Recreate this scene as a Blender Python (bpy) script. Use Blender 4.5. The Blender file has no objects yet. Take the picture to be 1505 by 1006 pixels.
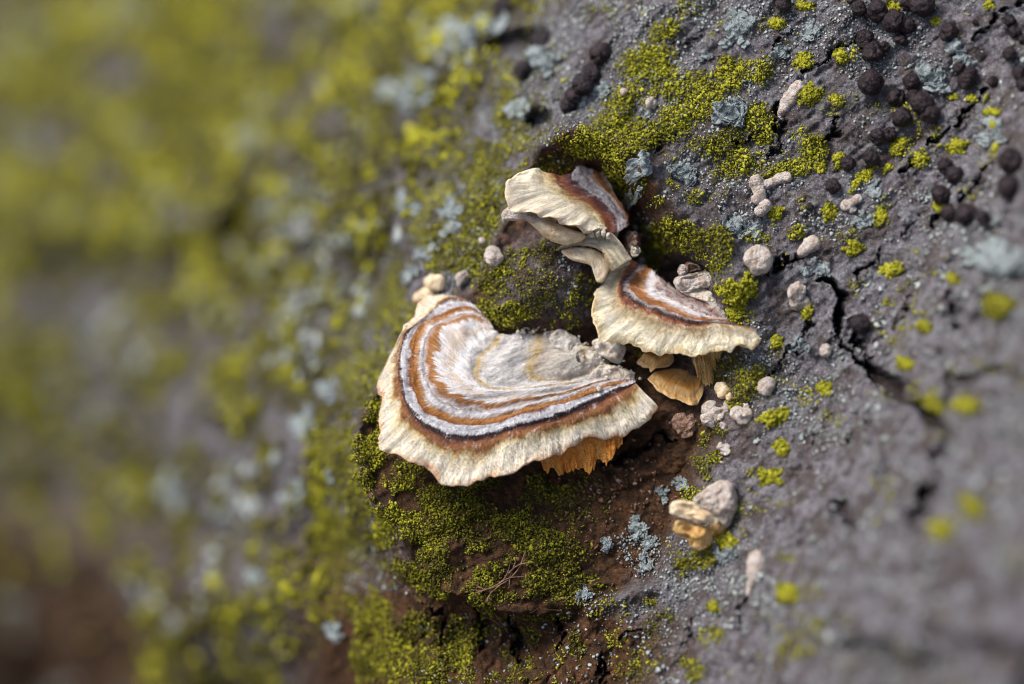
import bpy, bmesh, math, random
import numpy as np

# ------------------------------------------------------------------ camera, world, sun, exposure
# One Blender unit is one centimetre (a close-up about 15 cm wide).
sc = bpy.context.scene
sc.unit_settings.system = 'METRIC'
sc.unit_settings.scale_length = 0.01
DIST = 45.0                                   # camera to focus plane, cm
PITCH = math.radians(27)
R_ = np.array([1.0, 0, 0])
U_ = np.array([0, math.sin(PITCH), math.cos(PITCH)])
F_ = np.array([0, math.cos(PITCH), -math.sin(PITCH)])
ORG = np.array([0, 0, 60.0])                  # middle of the branch scar, 60 cm above the ground
cam_d = bpy.data.cameras.new('camera')
cam = bpy.data.objects.new('camera', cam_d)
sc.collection.objects.link(cam)
cam.location = ORG - DIST * F_
cam.rotation_euler = (math.pi / 2 - PITCH, 0, 0)
cam_d.sensor_width = 36
cam_d.lens = 36 * DIST / 15.05
cam_d.clip_start = 0.5
cam_d.clip_end = 20000
cam_d.dof.use_dof = True
cam_d.dof.focus_distance = DIST - 0.05
cam_d.dof.aperture_fstop = cam_d.lens * 1e-3 / 1.9     # opening 1.9 cm across
sc.camera = cam

SUN_EL, SUN_AZ = 56, -78                      # soft light from the upper left, in front of the trunk
w = bpy.data.worlds.new('World'); sc.world = w; w.use_nodes = True
nt = w.node_tree; nt.nodes.clear()
sky = nt.nodes.new('ShaderNodeTexSky'); sky.sky_type = 'NISHITA'; sky.sun_disc = False
sky.sun_elevation = math.radians(SUN_EL)
sky.sun_rotation = math.radians(180 + 78)
sky.dust_density = 3.0; sky.air_density = 1.0; sky.ozone_density = 1.0
bg = nt.nodes.new('ShaderNodeBackground'); bg.inputs[1].default_value = 0.066
wo = nt.nodes.new('ShaderNodeOutputWorld')
nt.links.new(sky.outputs[0], bg.inputs[0]); nt.links.new(bg.outputs[0], wo.inputs[0])
sun_d = bpy.data.lights.new('sun', 'SUN'); sun_d.energy = 1.5; sun_d.angle = math.radians(25)
sun_d.color = (1.0, 0.94, 0.85)
sun = bpy.data.objects.new('sun', sun_d); sc.collection.objects.link(sun)
from mathutils import Vector
_az, _el = math.radians(SUN_AZ), math.radians(SUN_EL)
to_sun = Vector((math.sin(_az) * math.cos(_el), -math.cos(_az) * math.cos(_el), math.sin(_el)))
sun.rotation_euler = to_sun.to_track_quat('Z', 'Y').to_euler()
sun.location = (0, 0, 200)
sc.view_settings.view_transform = 'Standard'
sc.view_settings.look = 'None'
sc.view_settings.exposure = 1.33
sc.view_settings.gamma = 1.0
sc.cycles.use_denoising = True
sc.cycles.max_bounces = 6
sc.cycles.filter_width = 1.1

rng = np.random.default_rng(7)
random.seed(7)

# ------------------------------------------------------------------ helpers
def _hash(ix, iy, iz, seed):
    h = (ix.astype(np.int64) * 374761393 + iy.astype(np.int64) * 668265263 + iz.astype(np.int64) * 2147483647 + seed * 1274126177) & 0xFFFFFFFF
    h = ((h ^ (h >> 13)) * 1274126177) & 0xFFFFFFFF
    h = ((h ^ (h >> 16)) * 2246822519) & 0xFFFFFFFF
    return ((h ^ (h >> 15)) & 0xFFFF).astype(np.float64) / 65535.0 * 2 - 1

def noise(x, y, z=0.0, seed=0):
    """Smooth value noise, about -1..1."""
    x, y, z = np.broadcast_arrays(np.asarray(x, float), np.asarray(y, float), np.asarray(z, float))
    ix, iy, iz = np.floor(x), np.floor(y), np.floor(z)
    fx, fy, fz = x - ix, y - iy, z - iz
    s = lambda t: t * t * t * (t * (t * 6 - 15) + 10)
    fx, fy, fz = s(fx), s(fy), s(fz)
    flat = bool(np.all(z == z.flat[0])) if z.size else True
    def layer(k):
        a = _hash(ix, iy, iz + k, seed); b = _hash(ix + 1, iy, iz + k, seed)
        c = _hash(ix, iy + 1, iz + k, seed); d = _hash(ix + 1, iy + 1, iz + k, seed)
        return (a + (b - a) * fx) * (1 - fy) + (c + (d - c) * fx) * fy
    l0 = layer(0)
    if flat and float(fz.flat[0]) == 0.0:
        return l0
    return l0 + (layer(1) - l0) * fz

def fbm(x, y, z=0.0, o=4, seed=0, gain=0.5):
    a, f, t, n = 1.0, 1.0, 0.0, 0.0
    for k in range(o):
        t = t + a * noise(np.asarray(x) * f + 17.3 * k, np.asarray(y) * f - 9.1 * k, np.asarray(z) * f, seed + k)
        n += a; a *= gain; f *= 2.03
    return t / n * 1.5

def sstep(a, b, x):
    t = np.clip((x - a) / (b - a), 0, 1)
    return t * t * (3 - 2 * t)

def px(x, y):
    """Photograph position to centimetres in the focus plane."""
    return (np.asarray(x, float) - 752.5) / 100, (503 - np.asarray(y, float)) / 100

def W(X, Y, D):
    """Trunk frame (right, up, depth away from the viewer; cm) to world."""
    X, Y, D = np.broadcast_arrays(np.asarray(X, float), np.asarray(Y, float), np.asarray(D, float))
    return ORG + X[..., None] * R_ + Y[..., None] * U_ + D[..., None] * F_

def at(x, y, D):
    """World point seen at photograph position x, y at depth D."""
    a, b = px(x, y)
    k = (DIST + np.asarray(D, float)) / DIST
    return W(a * k, b * k, D)

def catmull(P, n, closed=False):
    P = np.asarray(P, float)
    if closed:
        Q = np.vstack([P[-1], P, P[0], P[1]])
    else:
        Q = np.vstack([2 * P[0] - P[1], P, 2 * P[-1] - P[-2]])
    m = len(Q) - 3
    fine = []
    for i in range(m):
        p0, p1, p2, p3 = Q[i:i + 4]
        t = np.linspace(0, 1, 24, endpoint=False)[:, None]
        fine.append(0.5 * ((2 * p1) + (-p0 + p2) * t + (2 * p0 - 5 * p1 + 4 * p2 - p3) * t ** 2 + (-p0 + 3 * p1 - 3 * p2 + p3) * t ** 3))
    fine.append(Q[-2][None])
    fine = np.vstack(fine)
    seg = np.r_[0, np.cumsum(np.linalg.norm(np.diff(fine[:, :2], axis=0), axis=1))]
    u = np.linspace(0, seg[-1], n + 1)[:-1] if closed else np.linspace(0, seg[-1], n)
    return np.stack([np.interp(u, seg, fine[:, k]) for k in range(P.shape[1])], 1)

COL = sc.collection
def mk(name, V, F, mat, parent=None, origin=None, attrs=None, smooth=True, vcol=None):
    """One mesh object; V in world coordinates."""
    V = np.asarray(V, float).reshape(-1, 3)
    if origin is None:
        origin = np.array(parent.location) if parent is not None else V.mean(0)
    o3 = np.asarray(origin, float)
    me = bpy.data.meshes.new(name)
    Fs = F if isinstance(F, list) else [F]
    Fs = [np.asarray(f, np.int32) for f in Fs if len(f)]
    me.vertices.add(len(V)); me.vertices.foreach_set('co', (V - o3).astype(np.float32).ravel())
    nl = sum(f.size for f in Fs); npol = sum(len(f) for f in Fs)
    me.loops.add(nl); me.loops.foreach_set('vertex_index', np.concatenate([f.ravel() for f in Fs]))
    me.polygons.add(npol)
    starts, tot, p = [], [], 0
    for f in Fs:
        k = f.shape[1]
        starts.append(p + np.arange(len(f)) * k); tot.append(np.full(len(f), k)); p += f.size
    me.polygons.foreach_set('loop_start', np.concatenate(starts).astype(np.int32))
    me.polygons.foreach_set('use_smooth', np.full(npol, smooth))
    for k, a in (attrs or {}).items():
        at_ = me.attributes.new(k, 'FLOAT', 'POINT'); at_.data.foreach_set('value', np.asarray(a, np.float32).ravel())
    me.update(calc_edges=True); me.validate()
    me.materials.append(mat)
    o = bpy.data.objects.new(name, me); COL.objects.link(o)
    if parent is not None:
        o.parent = parent
        o.location = o3 - np.array(parent.location)
    else:
        o.location = o3
    return o

def tag(o, label=None, cat=None, group=None, kind=None):
    if label: o['label'] = label
    if cat: o['category'] = cat
    if group: o['group'] = group
    if kind: o['kind'] = kind
    return o

def empty(name, loc, label, cat, group=None):
    o = bpy.data.objects.new(name, None); COL.objects.link(o); o.location = loc
    o.empty_display_size = 0.2
    return tag(o, label, cat, group)

def gridfaces(nu, nv, closed_u=False):
    """Quads for an array [nu, nv] of vertices."""
    i = np.arange(nu if closed_u else nu - 1)[:, None]; j = np.arange(nv - 1)[None]
    i2 = (i + 1) % nu
    return np.stack([i * nv + j, i2 * nv + j, i2 * nv + j + 1, i * nv + j + 1], -1).reshape(-1, 4)

# ------------------------------------------------------------------ materials
def new_mat(name, rough=0.8, spec=0.3):
    m = bpy.data.materials.new(name); m.use_nodes = True
    t = m.node_tree; b = t.nodes['Principled BSDF']
    b.inputs['Roughness'].default_value = rough
    b.inputs['Specular IOR Level'].default_value = spec
    return m, t, b

def N(t, typ, **kw):
    n = t.nodes.new(typ)
    for k, v in kw.items():
        if k == 'op': n.operation = v
        elif k == 'blend': n.data_type = 'RGBA'; n.blend_type = v
        else: n.inputs[k].default_value = v
    return n

def ramp(t, stops, src, interp='LINEAR'):
    r = t.nodes.new('ShaderNodeValToRGB'); e = r.color_ramp; e.interpolation = interp
    while len(e.elements) > 1: e.elements.remove(e.elements[-1])
    for k, (p, c) in enumerate(stops):
        el = e.elements[0] if k == 0 else e.elements.new(p)
        el.position = p; el.color = (*c, 1) if len(c) == 3 else c
    t.links.new(src, r.inputs[0]); return r

def attr(t, name):
    a = t.nodes.new('ShaderNodeAttribute'); a.attribute_name = name; return a.outputs['Fac']

def geo_noise(t, scale, detail=6, rough=0.6, vec=None):
    n = t.nodes.new('ShaderNodeTexNoise'); n.inputs['Scale'].default_value = scale
    n.inputs['Detail'].default_value = detail; n.inputs['Roughness'].default_value = rough
    if vec is None:
        g = t.nodes.get('obj_coord') or t.nodes.new('ShaderNodeNewGeometry'); g.name = 'obj_coord'
        vec = g.outputs['Position']
    t.links.new(vec, n.inputs['Vector']); return n.outputs['Fac']

def mixc(t, fac, a, b, blend='MIX'):
    m = t.nodes.new('ShaderNodeMix'); m.data_type = 'RGBA'; m.blend_type = blend
    for k, v in ((0, fac), (6, a), (7, b)):
        if isinstance(v, (int, float)): m.inputs[k].default_value = v
        elif isinstance(v, tuple): m.inputs[k].default_value = (*v, 1)
        else: t.links.new(v, m.inputs[k])
    return m.outputs[2]

def mth(t, op, a, b=None, c=None):
    m = t.nodes.new('ShaderNodeMath'); m.operation = op
    for k, v in enumerate((a, b, c)):
        if v is None: continue
        if isinstance(v, (int, float)): m.inputs[k].default_value = v
        else: t.links.new(v, m.inputs[k])
    return m.outputs[0]

def mrange(t, src, a, b, c=0.0, d=1.0):
    m = t.nodes.new('ShaderNodeMapRange'); t.links.new(src, m.inputs[0])
    for k, v in zip((1, 2, 3, 4), (a, b, c, d)): m.inputs[k].default_value = v
    return m.outputs[0]

def bump(t, b, h, dist, strength=1.0, prev=None):
    n = t.nodes.new('ShaderNodeBump'); n.inputs['Distance'].default_value = dist; n.inputs['Strength'].default_value = strength
    t.links.new(h, n.inputs['Height'])
    if prev is not None: t.links.new(prev, n.inputs['Normal'])
    t.links.new(n.outputs[0], b.inputs['Normal']); return n.outputs[0]

def bark_material():
    m, t, b = new_mat('bark', 0.85, 0.25)
    n1 = geo_noise(t, 1.3, 8, 0.65); n2 = geo_noise(t, 6, 8, 0.7); n3 = geo_noise(t, 30, 6, 0.75); n4 = geo_noise(t, 0.45, 4)
    base = ramp(t, [(0.28, (0.05, 0.045, 0.052)), (0.40, (0.14, 0.126, 0.146)), (0.50, (0.265, 0.245, 0.28)), (0.62, (0.39, 0.37, 0.41)), (0.8, (0.58, 0.57, 0.60))], n2).outputs[0]
    # pale bluish crust film, in blotches
    film = mrange(t, n1, 0.50, 0.66)
    film = mth(t, 'MULTIPLY', film, mrange(t, n3, 0.38, 0.55))
    base = mixc(t, mth(t, 'MULTIPLY', film, 0.55), base, (0.36, 0.40, 0.43))
    n5 = geo_noise(t, 2.2, 5, 0.6)
    base = mixc(t, mrange(t, n5, 0.47, 0.60, 0, .85), base, mixc(t, n3, (0.085, 0.062, 0.058), (0.19, 0.15, 0.14)))
    base = mixc(t, mrange(t, geo_noise(t, 3.1, 6, 0.7), 0.56, 0.64, 0, .6), base, (0.40, 0.42, 0.44))
    mg = t.nodes.new('ShaderNodeMapping'); mg.vector_type = 'TEXTURE'; mg.inputs['Rotation'].default_value = (0, math.radians(-43), 0); mg.inputs['Scale'].default_value = (1.0, .5, .12)
    t.links.new(t.nodes['obj_coord'].outputs['Position'], mg.inputs['Vector'])
    fib = geo_noise(t, 2.6, 6, 0.7, mg.outputs[0])
    base = mixc(t, mrange(t, fib, .56, .66, 0, .6), base, (0.10, 0.085, 0.09)); base = mixc(t, mrange(t, fib, .42, .34, 0, .5), base, (0.46, 0.45, 0.49))
    base = mixc(t, mrange(t, geo_noise(t, 26, 2, 0.5), .67, .71, 0, .8), base, (0.62, 0.62, 0.62))
    # rusty brown weathered spots
    rust = mth(t, 'MULTIPLY', mrange(t, geo_noise(t, 2.6, 7, 0.7), 0.60, 0.70), 0.6)
    base = mixc(t, rust, base, (0.15, 0.085, 0.04))
    # brown dead wood of the branch scar; same brown darkens the lower left
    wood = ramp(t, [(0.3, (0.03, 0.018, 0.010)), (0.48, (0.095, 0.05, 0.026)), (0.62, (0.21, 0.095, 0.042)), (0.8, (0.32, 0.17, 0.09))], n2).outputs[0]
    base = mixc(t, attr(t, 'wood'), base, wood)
    alg = ramp(t, [(0.3, (0.06, 0.052, 0.018)), (0.7, (0.165, 0.15, 0.05))], n3).outputs[0]
    base = mixc(t, mth(t, 'MULTIPLY', attr(t, 'algae'), mrange(t, n2, 0.3, 0.6)), base, alg)
    base = mixc(t, mth(t, 'MULTIPLY', attr(t, 'crack'), 0.75), base, (0.045, 0.026, 0.022))
    fine = mth(t, 'MULTIPLY', mrange(t, geo_noise(t, 36, 5, 0.9), 0.36, 0.64, 0.45, 1.5), mrange(t, geo_noise(t, 15, 4, 0.7), 0.35, 0.65, .78, 1.2))
    mm = t.nodes.new('ShaderNodeVectorMath'); mm.operation = 'SCALE'
    t.links.new(base, mm.inputs[0]); t.links.new(fine, mm.inputs['Scale'])
    t.links.new(mm.outputs[0], b.inputs['Base Color'])
    # fine fissures along the grain
    mp = t.nodes.new('ShaderNodeMapping'); mp.inputs['Rotation'].default_value = (math.radians(-20), math.radians(43), 0); mp.inputs['Scale'].default_value = (1.0, 2.0, 3.6)
    wn = t.nodes.new('ShaderNodeTexNoise'); wn.inputs['Scale'].default_value = 4; wn.inputs['Detail'].default_value = 4
    t.links.new(t.nodes['obj_coord'].outputs['Position'], wn.inputs['Vector'])
    va = t.nodes.new('ShaderNodeVectorMath'); va.operation = 'MULTIPLY_ADD'; va.inputs[1].default_value = (.5, .5, .5)
    t.links.new(wn.outputs['Color'], va.inputs[0]); t.links.new(t.nodes['obj_coord'].outputs['Position'], va.inputs[2]); t.links.new(va.outputs[0], mp.inputs['Vector'])
    ve = t.nodes.new('ShaderNodeTexVoronoi'); ve.feature = 'DISTANCE_TO_EDGE'; ve.inputs['Scale'].default_value = 2.4
    t.links.new(mp.outputs[0], ve.inputs['Vector'])
    fis = mth(t, 'ADD', mrange(t, ve.outputs['Distance'], 0.0, 0.035), mrange(t, n1, .42, .56))
    p = bump(t, b, mth(t, 'MINIMUM', fis, 1.0), 0.045, 1.0)
    p = bump(t, b, n3, 0.12, 1.0, p)
    p = bump(t, b, geo_noise(t, 80, 4, 0.8), 0.035, 1.0, p)
    v = t.nodes.new('ShaderNodeTexVoronoi'); v.inputs['Scale'].default_value = 14
    t.links.new(t.nodes['obj_coord'].outputs['Position'], v.inputs['Vector'])
    bump(t, b, v.outputs['Distance'], 0.02, 0.6, p)
    return m

def moss_material(name, stops):
    m, t, b = new_mat(name, 0.75, 0.25)
    c = ramp(t, stops, attr(t, 'tone')).outputs[0]
    f = mrange(t, geo_noise(t, 45, 4, 0.7), 0.3, 0.7, 0.7, 1.3)
    mm = t.nodes.new('ShaderNodeVectorMath'); mm.operation = 'SCALE'
    t.links.new(c, mm.inputs[0]); t.links.new(f, mm.inputs['Scale'])
    t.links.new(mm.outputs[0], b.inputs['Base Color'])
    bump(t, b, geo_noise(t, 60, 3, 0.7), 0.02, 0.8)
    return m

def simple_material(name, stops, scale, rough=0.7, spec=0.3, bscale=40, bdist=0.02, sss=0.0, sss_r=0.05, second=None):
    m, t, b = new_mat(name, rough, spec)
    c = ramp(t, stops, geo_noise(t, scale, 7, 0.65)).outputs[0]
    if second is not None:                              # (colour, scale, lo, hi, amount) flecks
        col, s, lo, hi, am = second
        c = mixc(t, mth(t, 'MULTIPLY', mrange(t, geo_noise(t, s, 4, 0.6), lo, hi), am), c, col)
    t.links.new(c, b.inputs['Base Color'])
    p = bump(t, b, geo_noise(t, bscale, 5, 0.7), bdist, 0.9)
    bump(t, b, geo_noise(t, bscale * 0.25, 4, 0.6), bdist * 3, 0.7, p)
    if sss:
        b.inputs['Subsurface Weight'].default_value = sss
        b.inputs['Subsurface Radius'].default_value = (1.0, 0.5, 0.25)
        b.inputs['Subsurface Scale'].default_value = sss_r
    return m

def zone_material(name, stops, nmax, streak=0.22, hair=False):
    """Concentric colour zones from attributes zone (0 rim .. nmax centre) and around (cm along the rim)."""
    m, t, b = new_mat(name, 0.85, 0.15)
    comb = t.nodes.new('ShaderNodeCombineXYZ')
    t.links.new(mth(t, 'MULTIPLY', attr(t, 'around'), 26), comb.inputs[0])
    t.links.new(mth(t, 'MULTIPLY', attr(t, 'zone'), 1.1), comb.inputs[1])
    st = geo_noise(t, 1.0, 5, 0.65, comb.outputs[0])
    comb2 = t.nodes.new('ShaderNodeCombineXYZ')
    t.links.new(mth(t, 'MULTIPLY', attr(t, 'around'), 3.0), comb2.inputs[0])
    t.links.new(mth(t, 'MULTIPLY', attr(t, 'zone'), 0.9), comb2.inputs[1])
    wob = geo_noise(t, 1.0, 3, 0.6, comb2.outputs[0])
    z = mth(t, 'ADD', attr(t, 'zone'), mth(t, 'MULTIPLY', mth(t, 'SUBTRACT', st, 0.5), streak * 2.2))
    z = mth(t, 'ADD', z, mth(t, 'MULTIPLY', mth(t, 'SUBTRACT', wob, 0.5), 1.15))
    z = mth(t, 'DIVIDE', z, float(nmax))
    c = ramp(t, [(min(1, p / nmax), k) for p, k in stops], z).outputs[0]
    comb3 = t.nodes.new('ShaderNodeCombineXYZ')
    t.links.new(mth(t, 'MULTIPLY', attr(t, 'around'), 5.0), comb3.inputs[0]); t.links.new(mth(t, 'MULTIPLY', attr(t, 'zone'), 1.6), comb3.inputs[1])
    frost = mth(t, 'ADD', geo_noise(t, 1.0, 5, 0.7, comb3.outputs[0]), mth(t, 'MULTIPLY', mth(t, 'SUBTRACT', st, .5), .5))
    c = mixc(t, mrange(t, frost, .56, .70, 0, .55 if nmax > 4 else .2), c, (.74, .70, .68))
    c = mixc(t, mrange(t, frost, .42, .30, 0, .22), c, (.40, .26, .15))
    f = mrange(t, st, 0.25, 0.75, 0.60, 1.26)
    f = mth(t, 'MULTIPLY', f, mrange(t, geo_noise(t, 9, 6, 0.7), 0.3, 0.7, 0.86, 1.12))
    comb4 = t.nodes.new('ShaderNodeCombineXYZ')
    t.links.new(mth(t, 'MULTIPLY', attr(t, 'around'), 75), comb4.inputs[0]); t.links.new(mth(t, 'MULTIPLY', attr(t, 'zone'), 2.6), comb4.inputs[1])
    f = mth(t, 'MULTIPLY', f, mrange(t, geo_noise(t, 1.0, 3, 0.6, comb4.outputs[0]), .3, .7, .80, 1.16))
    mm = t.nodes.new('ShaderNodeVectorMath'); mm.operation = 'SCALE'
    t.links.new(c, mm.inputs[0]); t.links.new(f, mm.inputs['Scale'])
    c = mm.outputs[0]
    if not hair:                                        # specks of soil and spores
        c = mixc(t, mrange(t, geo_noise(t, 38, 2, 0.5), 0.70, 0.74, 0, 0.8), c, (0.06, 0.04, 0.03))
    t.links.new(c, b.inputs['Base Color'])
    if not hair:
        p = bump(t, b, st, 0.03, 0.8)
        bump(t, b, geo_noise(t, 40, 5, 0.75), 0.02, 0.8, p)
        b.inputs['Subsurface Weight'].default_value = 0.15
        b.inputs['Subsurface Radius'].default_value = (1.0, 0.5, 0.25)
        b.inputs['Subsurface Scale'].default_value = 0.06
    return m

MB = bark_material()
MOSS = [(0.0, (0.026, 0.020, 0.006)), (0.25, (0.075, 0.064, 0.007)), (0.5, (0.165, 0.155, 0.009)), (0.75, (0.315, 0.310, 0.014)), (1.0, (0.50, 0.48, 0.04))]
MM = moss_material('yellow_green_lichen', MOSS)
MSQ = moss_material('grey_scale_lichen', [(0.0, (0.12, 0.13, 0.12)), (0.5, (0.30, 0.335, 0.33)), (1.0, (0.54, 0.58, 0.58))])
MGR = moss_material('pale_granule', [(0.0, (0.07, 0.035, 0.02)), (0.5, (0.22, 0.12, 0.075)), (1.0, (0.48, 0.36, 0.30))])
MLI = simple_material('leaf_lichen', [(0.3, (0.17, 0.20, 0.20)), (0.5, (0.33, 0.385, 0.40)), (0.7, (0.52, 0.57, 0.57))], 8, 0.85, 0.2, 25, 0.04, second=((0.10, 0.10, 0.09), 13, 0.56, 0.68, 0.7))
MBALL = simple_material('ball_fungus', [(0.3, (0.006, 0.003, 0.006)), (0.55, (0.013, 0.006, 0.010)), (0.75, (0.04, 0.018, 0.023))], 7, 0.5, 0.45, 22, 0.03, second=((0.065, 0.030, 0.032), 20, 0.54, 0.64, 0.7))
MBUD = simple_material('pale_bud', [(0.30, (0.34, 0.23, 0.16)), (0.42, (0.56, 0.46, 0.39)), (0.55, (0.70, 0.63, 0.58)), (0.75, (0.80, 0.76, 0.73))], 9, 0.9, 0.15, 34, 0.035, 0.2, 0.05, second=((0.36, 0.22, 0.14), 14, 0.60, 0.70, 0.5))
MCREAM = simple_material('cream_flesh', [(0.3, (0.58, 0.40, 0.22)), (0.5, (0.80, 0.64, 0.43)), (0.7, (0.88, 0.77, 0.58))], 4, 0.8, 0.2, 30, 0.02, 0.25, 0.10, second=((0.45, 0.25, 0.10), 7, 0.58, 0.7, 0.4))
MPORE = simple_material('orange_pore', [(0.3, (0.66, 0.19, 0.025)), (0.5, (0.90, 0.35, 0.07)), (0.7, (0.93, 0.50, 0.15))], 5, 0.75, 0.2, 22, 0.04, 0.3, 0.12, second=((0.16, 0.06, 0.02), 16, 0.62, 0.72, 0.7))
MTAN = simple_material('tan_flesh', [(0.3, (0.50, 0.26, 0.07)), (0.5, (0.72, 0.45, 0.17)), (0.7, (0.82, 0.62, 0.33))], 4, 0.75, 0.2, 26, 0.03, 0.25, 0.10, second=((0.10, 0.05, 0.02), 30, 0.66, 0.72, 0.7))
MSKIN = simple_material('pink_brown_crust', [(0.3, (0.20, 0.10, 0.06)), (0.5, (0.42, 0.26, 0.19)), (0.7, (0.60, 0.46, 0.40))], 9, 0.9, 0.15, 26, 0.06)
MROOT = simple_material('rootlet', [(0.3, (0.16, 0.08, 0.05)), (0.7, (0.36, 0.22, 0.15))], 8, 0.8)
MLITTER = simple_material('leaf_litter', [(0.3, (0.03, 0.017, 0.010)), (0.5, (0.09, 0.05, 0.025)), (0.7, (0.18, 0.09, 0.04))], 0.6, 0.9, 0.2, 3, 0.5)
MWHITE = simple_material('white_crust', [(0.3, (0.46, 0.38, 0.28)), (0.5, (0.68, 0.61, 0.52)), (0.7, (0.82, 0.79, 0.76))], 5, 0.95, 0.1, 26, 0.03, 0.3, 0.06, second=((0.26, 0.20, 0.08), 9, 0.55, 0.66, 0.5))

# ------------------------------------------------------------------ ground
ext = 6000.0
gx = np.array([-ext, -400, -120, 120, 400, ext]); gv = np.stack(np.meshgrid(gx, gx, indexing='ij'), -1).reshape(-1, 2)
gz = np.where(np.abs(gv).max(1) < 1000, 1.0 * noise(gv[:, 0] * .02, gv[:, 1] * .02), 0)
ground = mk('ground', np.c_[gv, gz], gridfaces(6, 6), MLITTER, origin=(0, 0, 0))
tag(ground, 'dark brown leaf litter on the forest floor', kind='structure')

# ------------------------------------------------------------------ trunk relief
def axis(lo, hi, c0, c1, step, grow, inner_lo, inner_hi, mid):
    a = list(np.arange(c0, c1 + 1e-6, step))
    s, x = step, c1
    while x < hi:
        s = min(s * grow, mid if x < inner_hi else 6.0); x += s; a.append(x)
    s, x, b = step, c0, []
    while x > lo:
        s = min(s * grow, mid if x > inner_lo else 6.0); x -= s; b.append(x)
    return np.array(b[::-1] + a)
GX = axis(-70, 34, -2.9, 6.6, 0.0255, 1.03, -12, 8.5, 0.09)
GY = axis(-60, 60, -5.1, 5.1, 0.0255, 1.03, -7.5, 8.5, 0.09)
TX, TY = np.meshgrid(GX, GY, indexing='ij')

_s = np.array([-90, -60, -40, -26, -18, -12, -8, -5, -4.1, -3.4, -2.8, -2.1, -1, 0, 2.2, 3.0, 4.1, 5.5, 7.8, 10.4, 15, 30, 60, 120])
_d = np.array([120, 45, 13, -5, -10.5, -12, -11.4, -8.0, -5.7, -3.2, -1.35, -.6, -.28, 0, .65, 1.0, 2.3, 6.2, 13.5, 20, 29, 53, 93, 173])
_sf = np.linspace(-90, 120, 42001); _df = np.interp(_sf, _s, _d)
_k = np.exp(-0.5 * (np.arange(-300, 301) * (210 / 42000) / 0.42) ** 2); _k /= _k.sum()
_df = np.convolve(np.pad(_df, 300, mode='reflect', reflect_type='odd'), _k, 'valid')
def base_depth(X, Y):
    s = -0.86 * (X - 1.98) + 0.5 * (Y + 0.47)
    return np.interp(s, _sf, _df)

def sd_poly(X, Y, P):
    """Signed distance to polygon, negative inside (cm)."""
    P = np.asarray(P, float); d = np.full(X.shape, 1e9); ins = np.zeros(X.shape, bool)
    for (ax, ay), (bx, by) in zip(P, np.roll(P, -1, 0)):
        ex, ey = bx - ax, by - ay
        t = np.clip(((X - ax) * ex + (Y - ay) * ey) / (ex * ex + ey * ey), 0, 1)
        d = np.minimum(d, np.hypot(X - ax - t * ex, Y - ay - t * ey))
        if by != ay:
            c = ((ay > Y) != (by > Y)) & (X < (bx - ax) * (Y - ay) / (by - ay) + ax)
            ins ^= c
    return np.where(ins, -d, d)

def sd_line(X, Y, P):
    P = np.asarray(P, float); d = np.full(X.shape, 1e9); u = np.zeros(X.shape); L = 0.0
    tot = np.linalg.norm(np.diff(P, axis=0), axis=1).sum()
    for (ax, ay), (bx, by) in zip(P[:-1], P[1:]):
        ex, ey = bx - ax, by - ay; l = math.hypot(ex, ey)
        t = np.clip(((X - ax) * ex + (Y - ay) * ey) / (l * l), 0, 1)
        dd = np.hypot(X - ax - t * ex, Y - ay - t * ey)
        u = np.where(dd < d, (L + t * l) / tot, u); d = np.minimum(d, dd); L += l
    return d, u

def loc_base(x, y, fn):
    a, b = px(x, y); D = 0.0
    for _ in range(60):
        k = (DIST + D) / DIST
        D = 0.6 * D + 0.4 * fn(np.asarray(a * k), np.asarray(b * k))
    k = (DIST + D) / DIST
    return a * k, b * k
def PX(pts): return np.array([[*px(x, y)] for x, y in pts])          # features close to the focus plane
def PB(pts): return np.array([[*loc_base(x, y, base_depth)] for x, y in pts])

D = base_depth(TX, TY)
n_low = fbm(TX * .35, TY * .35, o=3, seed=3); n_mid = fbm(TX * 1.1, TY * 1.1, o=4, seed=11); n_fin = fbm(TX * 4.5, TY * 4.5, o=4, seed=23)
s_across = -0.86 * (TX - 1.98) + 0.5 * (TY + 0.47)
away = np.where(s_across > 0, sstep(3.2, 6, s_across), sstep(-2.0, -4.2, s_across))
D += .19 * sstep(-.8, -5.5, TX) * np.minimum(np.maximum(.8 - TY, 0), 12) ** 2        # the far side rounds under towards the ground
D += n_low * (0.10 + 0.40 * away) + n_mid * (0.08 + 0.34 * away)
D += np.where(s_across < 0, .36, .24) * away * fbm(TX * 2.6, TY * 2.6, o=4, seed=17)
ga, gb = TX * math.cos(.75) + TY * math.sin(.75), -TX * math.sin(.75) + TY * math.cos(.75)     # along and across the bark grain
grain = fbm(ga * .9, gb * 3.4, o=4, seed=19)
D += .055 * (1 + 1.2 * away) * grain
D += .026 * fbm(ga * 2.2, gb * 15, o=3, seed=29) * (1 - .5 * away)
fl = fbm(ga * 1.5 + 7, gb * 2.6, o=4, seed=27)
for lv, am in ((-.28, .022), (.0, .028), (.26, .024)):                                          # edges of thin peeling layers
    D -= am * sstep(lv, lv + .045, fl)

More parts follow.
